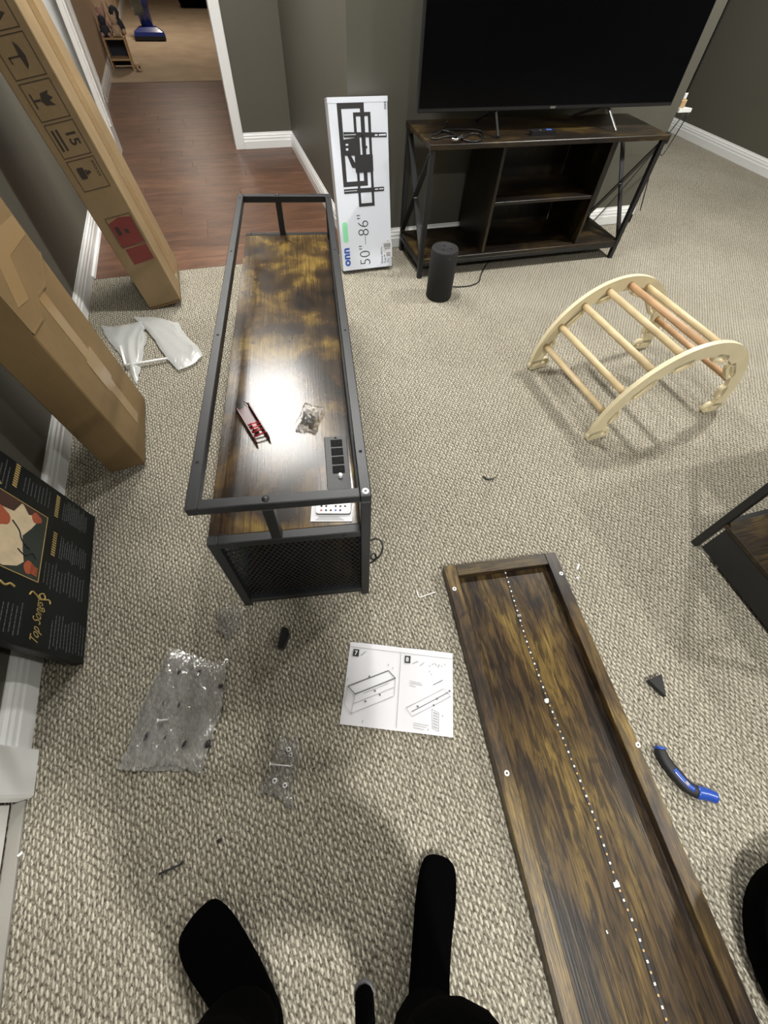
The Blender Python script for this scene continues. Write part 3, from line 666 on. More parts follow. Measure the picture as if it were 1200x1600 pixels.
for x0, x1, y0, y1 in ((.074, .088, .560, .567), (.074, .086, .541, .550), (.232, .247, .592, .598), (.254, .292, .592, .598), (.220, .238, .373, .378), (.244, .268, .373, .378)): b.prism([(x0, y0), (x1, y0), (x1, y1), (x0, y1)], 0, .0022, FM)
for k in range(9): b.prism([(.072 + k * .0068, .599), (.076 + k * .0068, .599), (.076 + k * .0068, .603), (.072 + k * .0068, .603)], 0, .0020, FM); b.prism([(.050 + k * .0078, .374), (.054 + k * .0078, .374), (.054 + k * .0078, .378), (.050 + k * .0078, .378)], 0, .0020, FM)
b.build('mount_picture_slots', 'carton', mb_)
UPT = lambda x, y: FM @ T(x, y, .0003) @ RZ(pi / 2)
MB().text('50"–86"', .092, UPT(.171, .018), sx=.86, bold=-.0016).build('size_lettering', 'ink', mb_)
MB().text('onn', .062, UPT(.047, .024), bold=.0022, sx=.97).build('maker_lettering', 'blueink', mb_)
MB().prism(rrect(.018, .048, .143, .240, .011), 0, .0004, FM).build('green_badge', 'green', mb_)
b = MB(); b.text('Extra-Wide', .018, UPT(.250, .020)).text('Full Motion', .018, UPT(.270, .020)).text('TV Wall Mount', .018, UPT(.290, .020)); b.build('product_lettering', 'ink', mb_)
b = MB()
for k in range(3):
    for j in range(4): b.prism([(.288 + k * .004, .690 + j * .007), (.2905 + k * .004, .690 + j * .007), (.2905 + k * .004, .695 + j * .007), (.288 + k * .004, .695 + j * .007)], 0, .0004, FM)
b.build('corner_print', 'ink', mb_)
stk = MB().prism([(.245, .085), (MW + .003, .080), (MW + .003, .128), (.248, .130)], .0006, .0012, FM).prism([(.262, .048), (MW + .004, .045), (MW + .003, .079), (.262, .083)], .0006, .0011, FM).build('price_sticker', 'paper', mb_)
b = MB()
for k in range(14):
    x0 = .258 + k * .0031; b.prism([(x0, .100), (x0 + (.0018 if k % 3 else .0010), .100), (x0 + (.0018 if k % 3 else .0010), .120), (x0, .120)], .0012, .0015, FM)
for k in range(3): b.prism([(.262, .090 + k * .003), (.298, .090 + k * .003), (.298, .0912 + k * .003), (.262, .0912 + k * .003)], .0012, .0015, FM); b.prism([(.272, .055 + k * .007), (.298, .055 + k * .007), (.298, .058 + k * .007), (.272, .058 + k * .007)], .0012, .0015, FM)
b.prism([(.258, .052), (.266, .052), (.266, .062), (.258, .062)], 0, .0006, FM)
b.build('barcode', 'ink', stk)

# ------------------------------------------------------------------ cardboard boxes
tha = math.atan(.158)
bx = thing('tall_box', 'tall narrow brown cardboard box printed with handling symbols, leaning by the hallway', 'box', T(-.494, 2.380, .001) @ RY(-tha))
BW, BD, BL = .167, .42, 1.93
MB().box(0, BW, 0, BD, .012, BL, c=.003).build('carton', 'card', bx)
MB().prism([(.004, 0), (BW * .5, -.001), (BW - .002, .001), (BW - .002, .010), (.004, .011)], .003, BD - .003, Matrix(((1, 0, 0, 0), (0, 0, 1, 0), (0, 1, 0, 0), (0, 0, 0, 1))) ).build('bottom_flap', 'card2', bx)
MB().box(BW + .0006, BW + .0014, BD * .38, BD * .62, .03, BL - .03).build('packing_tape', 'tape', bx)
FB = FRONT(.0002)
b = MB(); lw = .0024
def rb(x0, x1, y0, y1): rectband(b, x0, x1, y0, y1, lw, FB, .0004)
YS = [(.528 + k * .112) for k in range(6)]
for y in YS: rb(.030, .140, y, y + .104)
# stacking boxes symbol (turned sideways like the rest)
y = YS[0]
b.prism(rrect(.050, .076, y + .040, y + .078, .004), 0, .0004, FB); b.prism([(.078, y + .050), (.086, y + .050), (.086, y + .068), (.078, y + .068)], 0, .0004, FB); b.cyl(.092, y + .059, 0, .0004, .006, 10, FB)
b.text('xxxxx', .022, FB @ T(.120, y + .092, 0) @ RZ(-pi / 2))
y = YS[1]
b.text('15', .050, FB @ T(.088, y + .080, 0) @ RZ(-pi / 2), bold=.0012)
for k in range(2): b.prism([(.042 + k * .016, y + .022), (.050 + k * .016, y + .022), (.050 + k * .016, y + .086), (.042 + k * .016, y + .086)], 0, .0004, FB)
y = YS[2]   # wine glass lying sideways, foot left
b.prism([(.044, y + .036), (.049, y + .036), (.049, y + .076), (.044, y + .076)], 0, .0004, FB); b.prism([(.049, y + .053), (.072, y + .053), (.072, y + .059), (.049, y + .059)], 0, .0004, FB)
b.prism([(.072, y + .052), (.080, y + .040), (.112, y + .036), (.100, y + .050), (.116, y + .056), (.104, y + .066), (.112, y + .076), (.080, y + .072)], 0, .0004, FB)
y = YS[3]   # umbrella
b.prism([(.090, y + .020), (.100, y + .030), (.106, y + .052), (.100, y + .076), (.090, y + .088), (.086, y + .052)], 0, .0004, FB); b.prism([(.050, y + .051), (.088, y + .051), (.088, y + .055), (.050, y + .055)], 0, .0004, FB); b.prism([(.050, y + .038), (.054, y + .038), (.054, y + .055), (.050, y + .055)], 0, .0004, FB)
y = YS[4]   # arrows
for o_ in (.030, .064): b.prism([(.050, y + o_), (.050, y + o_ + .008), (.090, y + o_ + .008), (.090, y + o_ + .018), (.118, y + o_ + .004), (.090, y + o_ - .010), (.090, y + o_)], 0, .0004, FB)
y = YS[5]
b.cyl(.085, y + .052, 0, .0004, .026, 16, FB)
b.build('handling_symbols', 'bink', bx)
b = MB(); b.prism([(.046, .300), (.150, .306), (.150, .410), (.100, .418), (.046, .402)], 0, .0004, FB); b.prism([(.052, .222), (.152, .228), (.152, .296), (.052, .292)], 0, .0004, FB)
b.build('red_label', 'red', bx)
b = MB(); rectband(b, .042, .154, .300, .424, .0022, FB, .0006)
b.prism([(.060, .350), (.078, .350), (.078, .385), (.060, .385)], 0, .0006, FB); b.prism([(.095, .355), (.112, .350), (.112, .366), (.095, .372)], 0, .0006, FB)
b.build('label_outline', 'bink', bx)

thb = math.atan(.108)
b2 = thing('large_box', 'large worn brown cardboard box with clear tape leaning on the left wall', 'box', T(-.645, 1.262, .001) @ RY(-thb))
CW, CD, CL = .132, .378, 1.46
MB().box(0, CW, 0, CD, .002, CL, c=.004).build('carton', 'card2', b2)
EB = EAST(CW + .0003)
def wavy(pts, t): 
    o = [(x + t, y) for x, y in pts]; return o, pts
b = MB()
o_ = [(0.0, .560), (.10, .545), (.17, .575), (.26, .560), (.378, .600)]
b.band([(x, y + .006) for x, y in o_], o_, 0, .0035, EB, closed=False); b.prism([(0, .560), (.10, .545), (.17, .575), (.26, .560), (.378, .600), (.378, 1.4), (0, 1.4)], 0, .0022, EB)
b.build('torn_flap', 'card2', b2)
MB().prism([(.165, .06), (.225, .06), (.225, .60), (.165, .60)], .0001, .0007, EB).build('packing_tape', 'tape', b2)
MB().prism([(.03, .62), (.11, .60), (.36, .86), (.34, .93), (.30, .92)], .0024, .0032, EB).prism([(.00, .70), (.37, .66), (.37, .71), (0, .76)], .0024, .0030, EB).build('packing_tape', 'tape', b2)
MB().prism([(.150, .235), (.245, .235), (.245, .36), (.150, .36)], .0008, .0014, EB).build('tape_patch', 'tape', b2)

# ------------------------------------------------------------------ black printed board
thc = math.atan(.168)
bd = thing('poster_board', 'black framed poster with gold script and a pale figure leaning on the left wall', 'poster', T(-.686, .537, .0045) @ RY(-thc))
PW, PH = .527, .76
MB().box(-.026, -.0004, 0, PW, 0, PH, c=.002).build('frame_box', 'black', bd)
EP = EAST(0)
MB().box(-.0004, .0002, .004, PW - .004, .004, PH - .004).build('print_sheet', 'board', bd)
pic = MB().prism([(.187, .194), (.402, .194), (.402, .50), (.187, .50)], .0002, .0006, EP).build('picture', 'greenb', bd)
b = MB(); rectband(b, .184, .405, .191, .503, .0022, EP, .0010); b.build('picture_border', 'gold', pic)
MB().prism([(.190, .300), (.205, .262), (.225, .245), (.26, .255), (.30, .262), (.335, .240), (.365, .225), (.392, .228), (.398, .28), (.392, .36), (.36, .42), (.30, .46), (.23, .44), (.195, .38)], .0006, .0010, EP).build('pale_figure', 'cream', pic)
for cx, cy, r in ((.215, .225, .019), (.378, .228, .017), (.325, .335, .030)): MB().prism([(cx + r * cos(a) * (1 + .2 * sin(3 * a)), cy + r * sin(a)) for a in [2 * pi * k / 14 for k in range(14)]], .001, .0014, EP).build('rust_shape', 'skinp', pic)
b = MB()
for k in range(4): b.prism([(.198 + k * .007, .200), (.203 + k * .007, .200), (.206 + k * .007, .222), (.201 + k * .007, .222)], .001, .0014, EP)
tag(b.build('rust_stripes', 'skinp', pic), kind='stuff')
b = MB(); b.prism([(.36, .30), (.402, .28), (.402, .50), (.33, .50)], .0009, .0012, EP).prism([(.400, .20), (.402, .28), (.375, .255)], .0009, .0012, EP).build('dark_corner', 'maroon', pic)
b = MB()
b.tube([EP @ Vector(p) for p in smooth([(.33, .30, .0012), (.31, .275, .0012), (.285, .262, .0012), (.27, .235, .0012)], 4)], .0022, 6).tube([EP @ Vector(p) for p in smooth([(.255, .270, .0012), (.245, .245, .0012), (.262, .225, .0012), (.25, .21, .0012)], 4)], .0020, 6)
b.build('dark_lines', 'ink', pic)
def etxt(b, t, size, x, y, **k): return b.text(t, size, EP @ T(x, y, .0003) @ Matrix(((1, .45, 0, 0), (0, 1, 0, 0), (0, 0, 1, 0), (0, 0, 0, 1))), **k)
b = MB(); etxt(b, 'Top Songs', .038, .012, .166, sx=.74, bold=-.0002); b.build('gold_script', 'gold', bd)
b = MB()
b.tube([EP @ Vector(p) for p in smooth([(.140, .212, .001), (.152, .205, .001), (.146, .190, .001), (.138, .178, .001), (.146, .163, .001), (.158, .170, .001), (.150, .182, .001), (.140, .172, .001), (.146, .150, .001), (.136, .144, .001)], 5)], .0022, 6)
b.prism([(.421 + .008 * cos(a) * (1 if k % 2 else .45), .356 + .008 * sin(a) * (1 if k % 2 else .45)) for k, a in [(k, pi / 2 + k * pi / 5) for k in range(10)]], 0, .0008, EP)
b.tube([EP @ Vector(p) for p in smooth([(.146, .300, .001), (.140, .285, .001), (.149, .272, .001), (.145, .258, .001)], 4)], .003, 6)
def dashes(b, x0, x1, y, h, rnd, gap=.0022):
    x = x0
    while x < x1:
        L = rnd.uniform(.006, .018); b.prism([(x, y), (min(x + L, x1), y), (min(x + L, x1), y + h), (x, y + h)], 0, .0004, EP); x += L + gap
    return b
rnd = random.Random(3)
for (x0, x1, y) in ((.438, .515, .306), (.425, .505, .157), (.288, .370, .150)):
    x = x0
    while x < x1: b.prism([(x, y), (x + .005, y), (x + .006, y + .014), (x + .001, y + .014)], 0, .0004, EP); x += .0085
tag(b.build('gold_ornament', 'gold', bd), kind='stuff')
b = MB()
for (x0, x1, y0, y1, dy) in ((.435, .515, .195, .292, .0125), (.425, .517, .040, .145, .0075), (.290, .372, .030, .140, .0085), (.180, .270, .030, .180, .012), (.012, .125, .012, .135, .0115), (.016, .120, .225, .285, .013), (.410, .515, .335, .420, .012)):
    y = y0
    while y < y1:
        dashes(b, x0 + rnd.uniform(0, .012), x1 - rnd.uniform(0, .3) * (x1 - x0), y, .0028, rnd); y += dy
tag(b.build('small_print', 'gtext', bd), kind='stuff')

# ------------------------------------------------------------------ wooden climbing arch
ar = thing('climbing_arch', 'pale plywood climbing arch rocker with round wooden rungs on the carpet', 'climbing arch', T(1.291, .915, 0) @ RZ(.013))
cx_, cz_, Ro, Ri = .33, .045, .362, .300
a0, a1 = R(-6), R(186)
def arcpts(r, n=44): return [(cx_ + r * cos(a0 + (a1 - a0) * k / n), cz_ + r * sin(a0 + (a1 - a0) * k / n)) for k in range(n + 1)]
def capsule(L, r, n=8):
    return [(L / 2 + r * cos(a), r * sin(a)) for a in [-pi / 2 + pi * k / n for k in range(n + 1)]] + [(-L / 2 + r * cos(a), r * sin(a)) for a in [pi / 2 + pi * k / n for k in range(n + 1)]]
for yy in (0, .500):
    PM = Matrix(((1, 0, 0, 0), (0, 0, -1, yy + .018), (0, 1, 0, 0), (0, 0, 0, 1)))
    b = MB(); b.band(arcpts(Ro), arcpts(Ri), 0, .018, PM, closed=False)
    for sx in (-1, 1):
        m = PM @ T(cx_ + sx * .312, .0245, 0) @ RZ(sx * R(-6))
        b.band(capsule(.060, .0245), capsule(.058, .0095), 0, .018, m)
        for ad, ln in ((48, .070), (18, .05)):
            m = PM @ T(cx_ + sx * sin(R(ad)) * .294, cz_ + cos(R(ad)) * .294, 0) @ RZ(-sx * R(ad))
            b.band(capsule(ln, .020), capsule(ln - .004, .009), 0, .018, m)
        m = PM @ T(cx_ + sx * sin(R(76)) * .294, cz_ + cos(R(76)) * .294, 0) @ RZ(-sx * R(76))
        b.band(capsule(.035, .018), capsule(.031, .008), 0, .018, m)
    b.build('side_arch', 'ply', ar)
for k, dg in enumerate((166, 148, 127, 107, 88, 69, 22)):
    rx, rz = cx_ + .325 * cos(R(dg)), cz_ + .325 * sin(R(dg))
    MB().tube([(rx, .012, rz), (rx, .506, rz)], .0135, 14).build('rung', 'rungd' if k in (4, 6) else 'rung', ar)

# ------------------------------------------------------------------ low side table at right edge
c0, c1, c2 = F(1130, 808, .15), F(1200, 779, .15), F(1200, 841, .15)
ang = -.0289
rtb = thing('coffee_table', 'low black-framed table with a brown lower shelf cut off at the right edge', 'coffee table', T(1.352, .345, 0) @ RZ(ang))
for x, y in ((0, .0), (1.05, .0), (0, -.50), (1.05, -.50)): MB().box(x, x + .024, y - .0, y + .024, 0, .43, c=.002).build('leg', 'steel2', rtb)
MB().box(.001, 1.073, -.4755, -.0005, .140, .156, c=.002).build('lower_shelf', 'stand', rtb)
for y0 in (-.497, .003): MB().box(.024, 1.05, y0, y0 + .018, .120, .1395, c=.001).build('rail', 'steel2', rtb)
for x0 in (.006, 1.056): MB().box(x0, x0 + .012, -.476, -.012, .018, .139, c=.001).build('side_panel', 'steel2', rtb)  # black boards added as the dark shade between lower shelf and carpet
MB().box(0, 1.074, -.50, .024, .4305, .450, c=.002).build('top', 'stand', rtb)

# ------------------------------------------------------------------ instruction sheet
tl, tr, br, bl = F(549, 1004, .002), F(706, 1019, .002), F(705, 1150, .002), F(533, 1131, .002)
d = (tr - tl + br - bl) / 2; an = math.atan2(d.y, d.x); cen = (tl + tr + br + bl) / 4
sw_, sh_ = .312, .226
shm = T(cen.x, cen.y, .003) @ RZ(an)
sh = thing('instruction_sheet', 'open white assembly leaflet with steps 7 and 8 on the carpet', 'leaflet', shm)
vs = []; fs = []; n = 24
for i in range(n + 1):
    u = i / n; x = -sw_ / 2 + u * sw_; z = .0006 + .0035 * abs(sin(pi * min(1, abs(u - .5) * 2))) + .002 * u
    sk = -.004 * u
    vs += [(x, -sh_ / 2 + sk, z), (x, sh_ / 2 + sk, z)]
fs = [(2 * i, 2 * i + 2, 2 * i + 3, 2 * i + 1) for i in range(n)]
pg = MB().add(vs, fs, smooth=True).build('paper', 'paper', sh)
zt = .0064
def ln(b, p, q, w_=.0010, z=zt):
    p = Vector((*p, 0)); q = Vector((*q, 0)); d = (q - p).normalized(); n_ = Vector((-d.y, d.x, 0)) * w_ / 2
    b.prism([tuple((p + n_)[:2]), tuple((q + n_)[:2]), tuple((q - n_)[:2]), tuple((p - n_)[:2])], z, z + .0002)
    return b
MB().prism([(-.143, .070), (-.126, .070), (-.126, .091), (-.143, .091)], zt, zt + .0002).build('step_box', 'ink', sh); MB().prism([(.012, .066), (.029, .066), (.029, .087), (.012, .087)], zt, zt + .0002).build('step_box', 'ink', sh)
b = MB(); b.text('7', .018, T(-.1395, .0745, zt + .0003), bold=.0002).text('8', .018, T(.0150, .0705, zt + .0003), bold=.0001); b.build('step_numbers', 'white', sh)
b = MB(); ln(b, (-.154, .097), (.154, .091), .0007)
Q = [(-.146, -.015), (-.123, -.034), (-.012, .020), (-.034, .039)]
for i in range(4): ln(b, Q[i], Q[(i + 1) % 4], .0026)
for x, y in ((-.088, .017), (-.068, -.020), (-.053, -.029), (-.092, -.050), (.101, -.042), (.146, .000), (.056, -.049), (.110, -.024)): b.cyl(x, y, zt, zt + .0004, .0028, 10)
ln(b, (.040, -.064), (.142, -.004), .0016); ln(b, (.098, .012), (.126, .028), .0016)
b.build('diagram_lines', 'inkg', sh)
b = MB()
for p, q in (((-.146, -.015), (-.150, -.062)), ((-.123, -.034), (-.128, -.085)), ((-.150, -.062), (-.128, -.085)), ((-.128, -.085), (-.014, -.030)), ((-.012, .020), (-.012, -.028)), ((-.126, -.060), (-.014, -.006)), ((-.100, -.030), (-.030, .004)),
             ((.024, -.056), (.042, -.076)), ((.042, -.076), (.150, -.014)), ((.024, -.056), (.128, .004)), ((.150, -.014), (.128, .004)), ((.096, -.052), (.098, -.100)), ((.098, -.100), (.116, -.106)), ((.116, -.106), (.116, -.060)), ((.116, -.060), (.096, -.052)), ((.0, .092), (.0, -.108))): ln(b, p, q, .0012)
for k in range(6): ln(b, (.100, -.060 - k * .007), (.113, -.064 - k * .007), .003)
for x, y, L in ((.030, .016, .034), (.030, .011, .038), (.030, .005, .018), (.046, -.092, .042), (.046, -.097, .036), (.046, -.103, .03)): ln(b, (x, y), (x + L, y - .003), .0014)
ln(b, (-.119, .074), (-.106, .087), .002); ln(b, (.036, .066), (.052, .074), .002); ln(b, (.058, .062), (.070, .072), .002)
for k in range(6): ln(b, (.084 + k * .009, .062 + (k % 3) * .006), (.089 + k * .009, .066 + (k % 2) * .006), .002)
for x, y in ((-.036, .052), (-.022, .044), (-.150, .0), (.086, .046), (.092, .038), (.126, -.070), (-.094, -.104), (.086, -.108)): ln(b, (x, y), (x + .001, y + .006), .0018)
b.build('diagram_pale_lines', 'inkl', sh)

# ------------------------------------------------------------------ plastic bags and hardware on the carpet
def pxpoly(q, z): return [F(x, y, z) for x, y in q]
def sheet_from(quad, n1, n2, hz, seed, fine=8, z0=.002, jag=.004):
    A, B, Cc, D = [Vector(p) for p in quad]       # A-B top edge, D-C bottom edge
    rnd = random.Random(seed); ph = [(rnd.uniform(-1, 1) * fine, rnd.uniform(-1, 1) * fine, rnd.uniform(0, 6.3), rnd.uniform(.3, 1)) for _ in range(12)]
    vs = []
    for j in range(n2):
        for i in range(n1):
            u, v_ = i / (n1 - 1), j / (n2 - 1)
            p = A.lerp(B, u).lerp(D.lerp(Cc, u), v_)
            h = sum(a * abs(sin(pp * u * 3 + q * v_ * 3 + f)) for pp, q, f, a in ph) / 8
            e = min(1, min(u, 1 - u, v_, 1 - v_) / .1)
            jj = jag * (1 if e > .2 else 1.6)
            vs.append((p.x + rnd.uniform(-jj, jj) + .012 * sin(v_ * 8 + seed) * (u - .5), p.y + rnd.uniform(-jj, jj) + .02 * sin(u * 6 + seed) * (v_ - .5), z0 + hz * max(0, h) * (.25 + .75 * e)))
    return MB().add(vs, [(j * n1 + i, j * n1 + i + 1, (j + 1) * n1 + i + 1, (j + 1) * n1 + i) for j in range(n2 - 1) for i in range(n1 - 1)], smooth=True)
pb_ = thing('plastic_bag', 'large crumpled clear plastic bag with dark fittings inside on the carpet', 'bag', T(0, 0, 0))
sheet_from(pxpoly([(262, 1018), (362, 1032), (320, 1206), (183, 1196)], 0), 34, 46, .026, 4, 12, jag=.0022).build('upper_film', 'bubble', pb_, up=True)
sheet_from(pxpoly([(268, 1024), (352, 1036), (312, 1214), (190, 1190)], 0), 14, 18, .004, 9, jag=.003).build('lower_film', 'bubble', pb_, up=True)
for i, (x, y, s_) in enumerate(((281, 1049, 1), (311, 1052, 1), (259, 1096, 1.1), (280, 1102, .8), (311, 1109, .9), (229, 1151, 1.2), (260, 1154, 1), (289, 1163, 1.2), (325, 1162, .9), (345, 1072, .5))):
    P = F(x, y, .012)
    MB().lathe([(.0005, .004), (.003, .004), (.0045, 0), (.003, -.004), (.0005, -.004)], 10, T(P.x, P.y, .012) @ RZ(1.0) @ Matrix.Diagonal((2.7 * s_, 1.5, 1.4, 1))).build('dark_fitting', 'ink', pb_)
def screw_thing(x, y, lab, x2=None, y2=None, flat=False, grp=None, z=.004, hm=.0062):
    P = F(x, y, z); t = thing('screw', lab, 'screw', T(P.x, P.y, z), grp)
    if flat:
        MB().lathe([(.0005, -.001), (hm * .4, 0), (hm * .8, .0012), (hm, 0), (hm, -.001), (.002, -.0035)], 16).build('head', 'chrome', t)
        MB().box(-.0030, .0030, -.0007, .0007, .0002, .0014).box(-.0007, .0007, -.0030, .0030, .0002, .0014).build('recess', 'ink', t)
    else:
        Q_ = F(x2, y2, z) - P; a = math.atan2(Q_.y, Q_.x)
        m = RZ(a) @ RY(pi / 2)
        MB().lathe([(.0005, -.002), (hm * .8, -.0016), (hm, -.0004), (hm * .5, .002), (.0022, .003)], 14, m).build('head', 'chrome', t)
        MB().tube([(.002 * cos(a), .002 * sin(a), 0), (Q_.x, Q_.y, -.001)], [.0023, .0015], 8).build('shank', 'chrome', t)
screw_thing(247, 1126, 'bright screw lying on the large crumpled plastic bag', 262, 1124, z=.027)
hb = thing('hardware_bag', 'small torn clear plastic bag with screws, below the black wedge on the carpet', 'bag', T(0, 0, 0))
sheet_from(pxpoly([(440, 1150), (470, 1158), (455, 1258), (405, 1240)], 0), 20, 26, .014, 12, jag=.003).build('film', 'baggie', hb, up=True)
screw_thing(451, 1171, 'silver screw head at the top of the small torn bag', flat=True, z=.016); screw_thing(454, 1179, 'silver screw head just below the topmost one in the small torn bag', flat=True, z=.016, hm=.005)
screw_thing(422, 1194, 'silver screw lying across the middle of the small torn bag', 454, 1197, z=.016)
screw_thing(429, 1220, 'silver screw head low in the small torn bag, the left one', flat=True, z=.015); screw_thing(445, 1227, 'silver screw head low in the small torn bag, the right one', flat=True, z=.015)
sheet = sheet_from(pxpoly([(335, 955), (382, 948), (372, 992), (345, 996)], 0), 18, 18, .014, 21, jag=.003).build('plastic_wrap', 'baggie', up=True)
tag(sheet, 'small crinkled clear plastic scrap by the console front left foot', 'plastic wrap')
# foam film sheets and white straw-like tube
tag(sheet_from(pxpoly([(158, 512), (232, 505), (228, 528), (218, 602)], .0), 20, 20, .03, 31, 3, jag=.002).build('foam_sheet', 'foam', up=True), 'translucent white foam sheet half hidden behind the large worn box', 'foam sheet')
tag(sheet_from([F(208, 488, .03), F(276, 501, .02), F(319, 560, .003), F(280, 584, .004)], 18, 18, .02, 33, 3, z0=.012, jag=.0012).build('foam_sheet', 'foam', up=True), 'folded white foam sheet between the tall box and the console', 'foam sheet')
tag(MB().tube([F(188, 541, .022), F(196, 570, .022)] , .006, 10).tube([F(196, 571, .022), F(262, 560, .018)], .006, 10).build('plastic_rod', 'white'), 'L-shaped thin white plastic tube lying on the foam sheets', 'tube')
# black corner wedges
def wedge(top, h, lab):
    c_ = sum((Vector(F(x, y, h)) for x, y in top), Vector()) / len(top)
    t = thing('corner_protector', lab, 'corner protector', T(c_.x, c_.y, 0))
    P = [F(x, y, h) - c_ for x, y in top]; n = len(P)
    MB().prism([(p.x * .9, p.y * .9) for p in P], .001, h * .25).build('base', 'rubber', t)
    MB().prism([(p.x, p.y) for p in P], h * .25, h).build('body', 'black', t)
wedge([(1014, 1062), (1034, 1053), (1041, 1088)], .022, 'black triangular plastic piece on the carpet right of the loose top')
wedge([(441, 979), (449, 981), (452, 990), (442, 1013), (433, 1011)], .030, 'black blocky plastic piece on the carpet in front of the console')
# white allen key and crumbs
tag(MB().tube(smooth([F(651, 922, .004), F(653, 930, .004), F(657, 933, .004), F(668, 929, .004), F(681, 925, .004)], 5), .0019, 8).build('hex_key', 'white'), 'small pale L-shaped hex key on the carpet above the leaflet', 'hex key')
A, Ln, an = on_line((902, 890), (905, 881), .004)
tag(MB().box(0, Ln, -.003, .003, 0, .004, T(A.x, A.y, .001) @ RZ(an), c=.001).build('plastic_scrap', 'white'), 'small white plastic scrap just right of the loose table top corner, upper one', 'scrap')
P = F(902, 903, .003); tag(MB().box(-.004, .004, -.004, .004, 0, .005, T(P.x, P.y, .001) @ RZ(.4), c=.0015).build('plastic_scrap', 'white'), 'round white plastic scrap just below the other by the loose top corner', 'scrap')
tag(MB().tube(smooth([F(755, 744, .006), F(760, 748, .005), F(765, 749, .006), F(772, 747, .006), F(778, 742, .010)], 5), [.0035] * 7 + [.0028] * 8 + [.0015] * 6, 8).build('cable_tie', 'ink'), 'short curled black cable tie alone in the middle of the carpet', 'cable tie')
tag(MB().tube([F(248, 1366, .005), F(283, 1350, .005)], .0022, 8).tube([F(283, 1350, .005), F(284.5, 1346, .006)], .003, 8).build('black_pin', 'ink'), 'thin straight black pin with a small head on the carpet at lower left', 'pin')
P = F(342, 1313, .003); tag(MB().lathe([(.0005, .004), (.004, .003), (.0045, 0), (.0005, 0)], 8, T(P.x, P.y, .001) @ Matrix.Diagonal((1.4, .8, 1, 1))).build('black_crumb', 'ink'), 'tiny black crumb on the carpet above and right of the black pin', 'crumb')
A = F(31, 1336, .002); tag(MB().prism([(0, 0), (.010, .006), (.012, .0), (.004, -.004)], 0, .0015, T(A.x, A.y, .011)).build('paper_scrap', 'white'), 'tiny white paper scrap by the left door track', 'scrap')

# ------------------------------------------------------------------ utility knife
kp = [F(x, y, .016) for x, y in ((1031, 1166), (1033, 1176), (1042, 1192), (1058, 1212), (1074, 1229), (1088, 1237), (1104, 1241), (1120, 1247))]
kn = thing('utility_knife', 'blue and black curved utility knife lying on the carpet', 'knife', T(kp[0].x, kp[0].y, 0))
o0 = Vector((kp[0].x, kp[0].y, 0)); kp = smooth([p - o0 for p in kp], 6); N = len(kp)
def flat_sweep(pts, rw, rh, n=14):
    vs = []; 
    for i, p in enumerate(pts):
        d = (pts[min(i + 1, len(pts) - 1)] - pts[max(i - 1, 0)]).normalized(); u = Vector((-d.y, d.x, 0)).normalized()
        for k in range(n): a = 2 * pi * k / n; vs.append(p + u * cos(a) * rw[i] + Vector((0, 0, 1)) * sin(a) * rh[i])
    m = len(pts)
    return MB().add(vs, [(i * n + k, i * n + (k + 1) % n, (i + 1) * n + (k + 1) % n, (i + 1) * n + k) for i in range(m - 1) for k in range(n)] + [tuple(range(n)), tuple(range((m - 1) * n, m * n))], smooth=True)
i1, i2 = 5, int(N * .72)
wd = [.0130 + .0035 * sin(pi * i / N) for i in range(N)]; hh_ = [.013 for i in range(N)]
flat_sweep(kp[:i1], [.008, .012, .0145, .014, .013], [.006, .012, .014, .0135, .013]).build('end_cap', 'blue', kn)
flat_sweep(kp[i1 - 1:i2 + 1], wd[i1 - 1:i2 + 1], hh_[i1 - 1:i2 + 1]).build('grip', 'rubber', kn)
flat_sweep(kp[i2:N - 1], [w_ * 1.04 for w_ in wd[i2:N - 1]], [.0135] * (N - 1 - i2)).build('nose', 'blue', kn)
flat_sweep([kp[N - 2], kp[N - 1]], [.009, .004], [.010, .004]).build('blade_guard', 'silver', kn)
mid = [p + Vector((0, 0, .0095)) for p in kp[int(N * .36):int(N * .66)]]
flat_sweep(mid, [.0075] * len(mid), [.0046] * len(mid)).build('slider', 'blue', kn)
mm = [p + Vector((0, 0, .0125)) for p in kp[int(N * .50):int(N * .58)]]
flat_sweep(mm, [.0045] * len(mm), [.0026] * len(mm)).build('slider_label', 'inkl', kn)

# ------------------------------------------------------------------ far room things
sh_ = thing('toy_shelf', 'small wooden toy shelf standing in the far tan room beside the door', 'shelf', T(-.87, 7.70, .006))
for x in (0, .215): MB().box(x, x + .016, 0, .20, 0, .262, c=.002).build('side', 'toywood', sh_)
for z in (.075, .240): MB().box(.0165, .2145, .004, .196, z, z + .016, c=.002).build('shelf', 'toywood', sh_)
MB().box(.0165, .2145, .19, .196, .01, .24).build('back', 'toyd', sh_)
def plush(x, y, z, s_, mat, em, lab):
    t = thing('soft_toy', lab, 'soft toy', T(x, y, z) @ Matrix.Scale(s_, 4), 'soft toys on the toy shelf')
    MB().lathe([(.001, 0), (.04, .004), (.052, .04), (.042, .08), (.024, .098)], 14).build('body', mat, t)
    MB().lathe([(.001, -.04), (.026, -.032), (.04, 0), (.030, .028), (.001, .04)], 14, T(0, -.004, .125)).build('head', mat, t)
    for s2 in (-1, 1): MB().lathe([(.017, 0), (.012, .025), (.001, .05)], 8, T(s2 * .024, 0, .145) @ RY(s2 * .3)).build('ear', em, t)
    for s2 in (-1, 1): MB().lathe([(.001, -.02), (.015, -.01), (.018, 0), (.012, .012), (.001, .02)], 8, T(s2 * .035, -.04, .02)).build('paw', em, t)
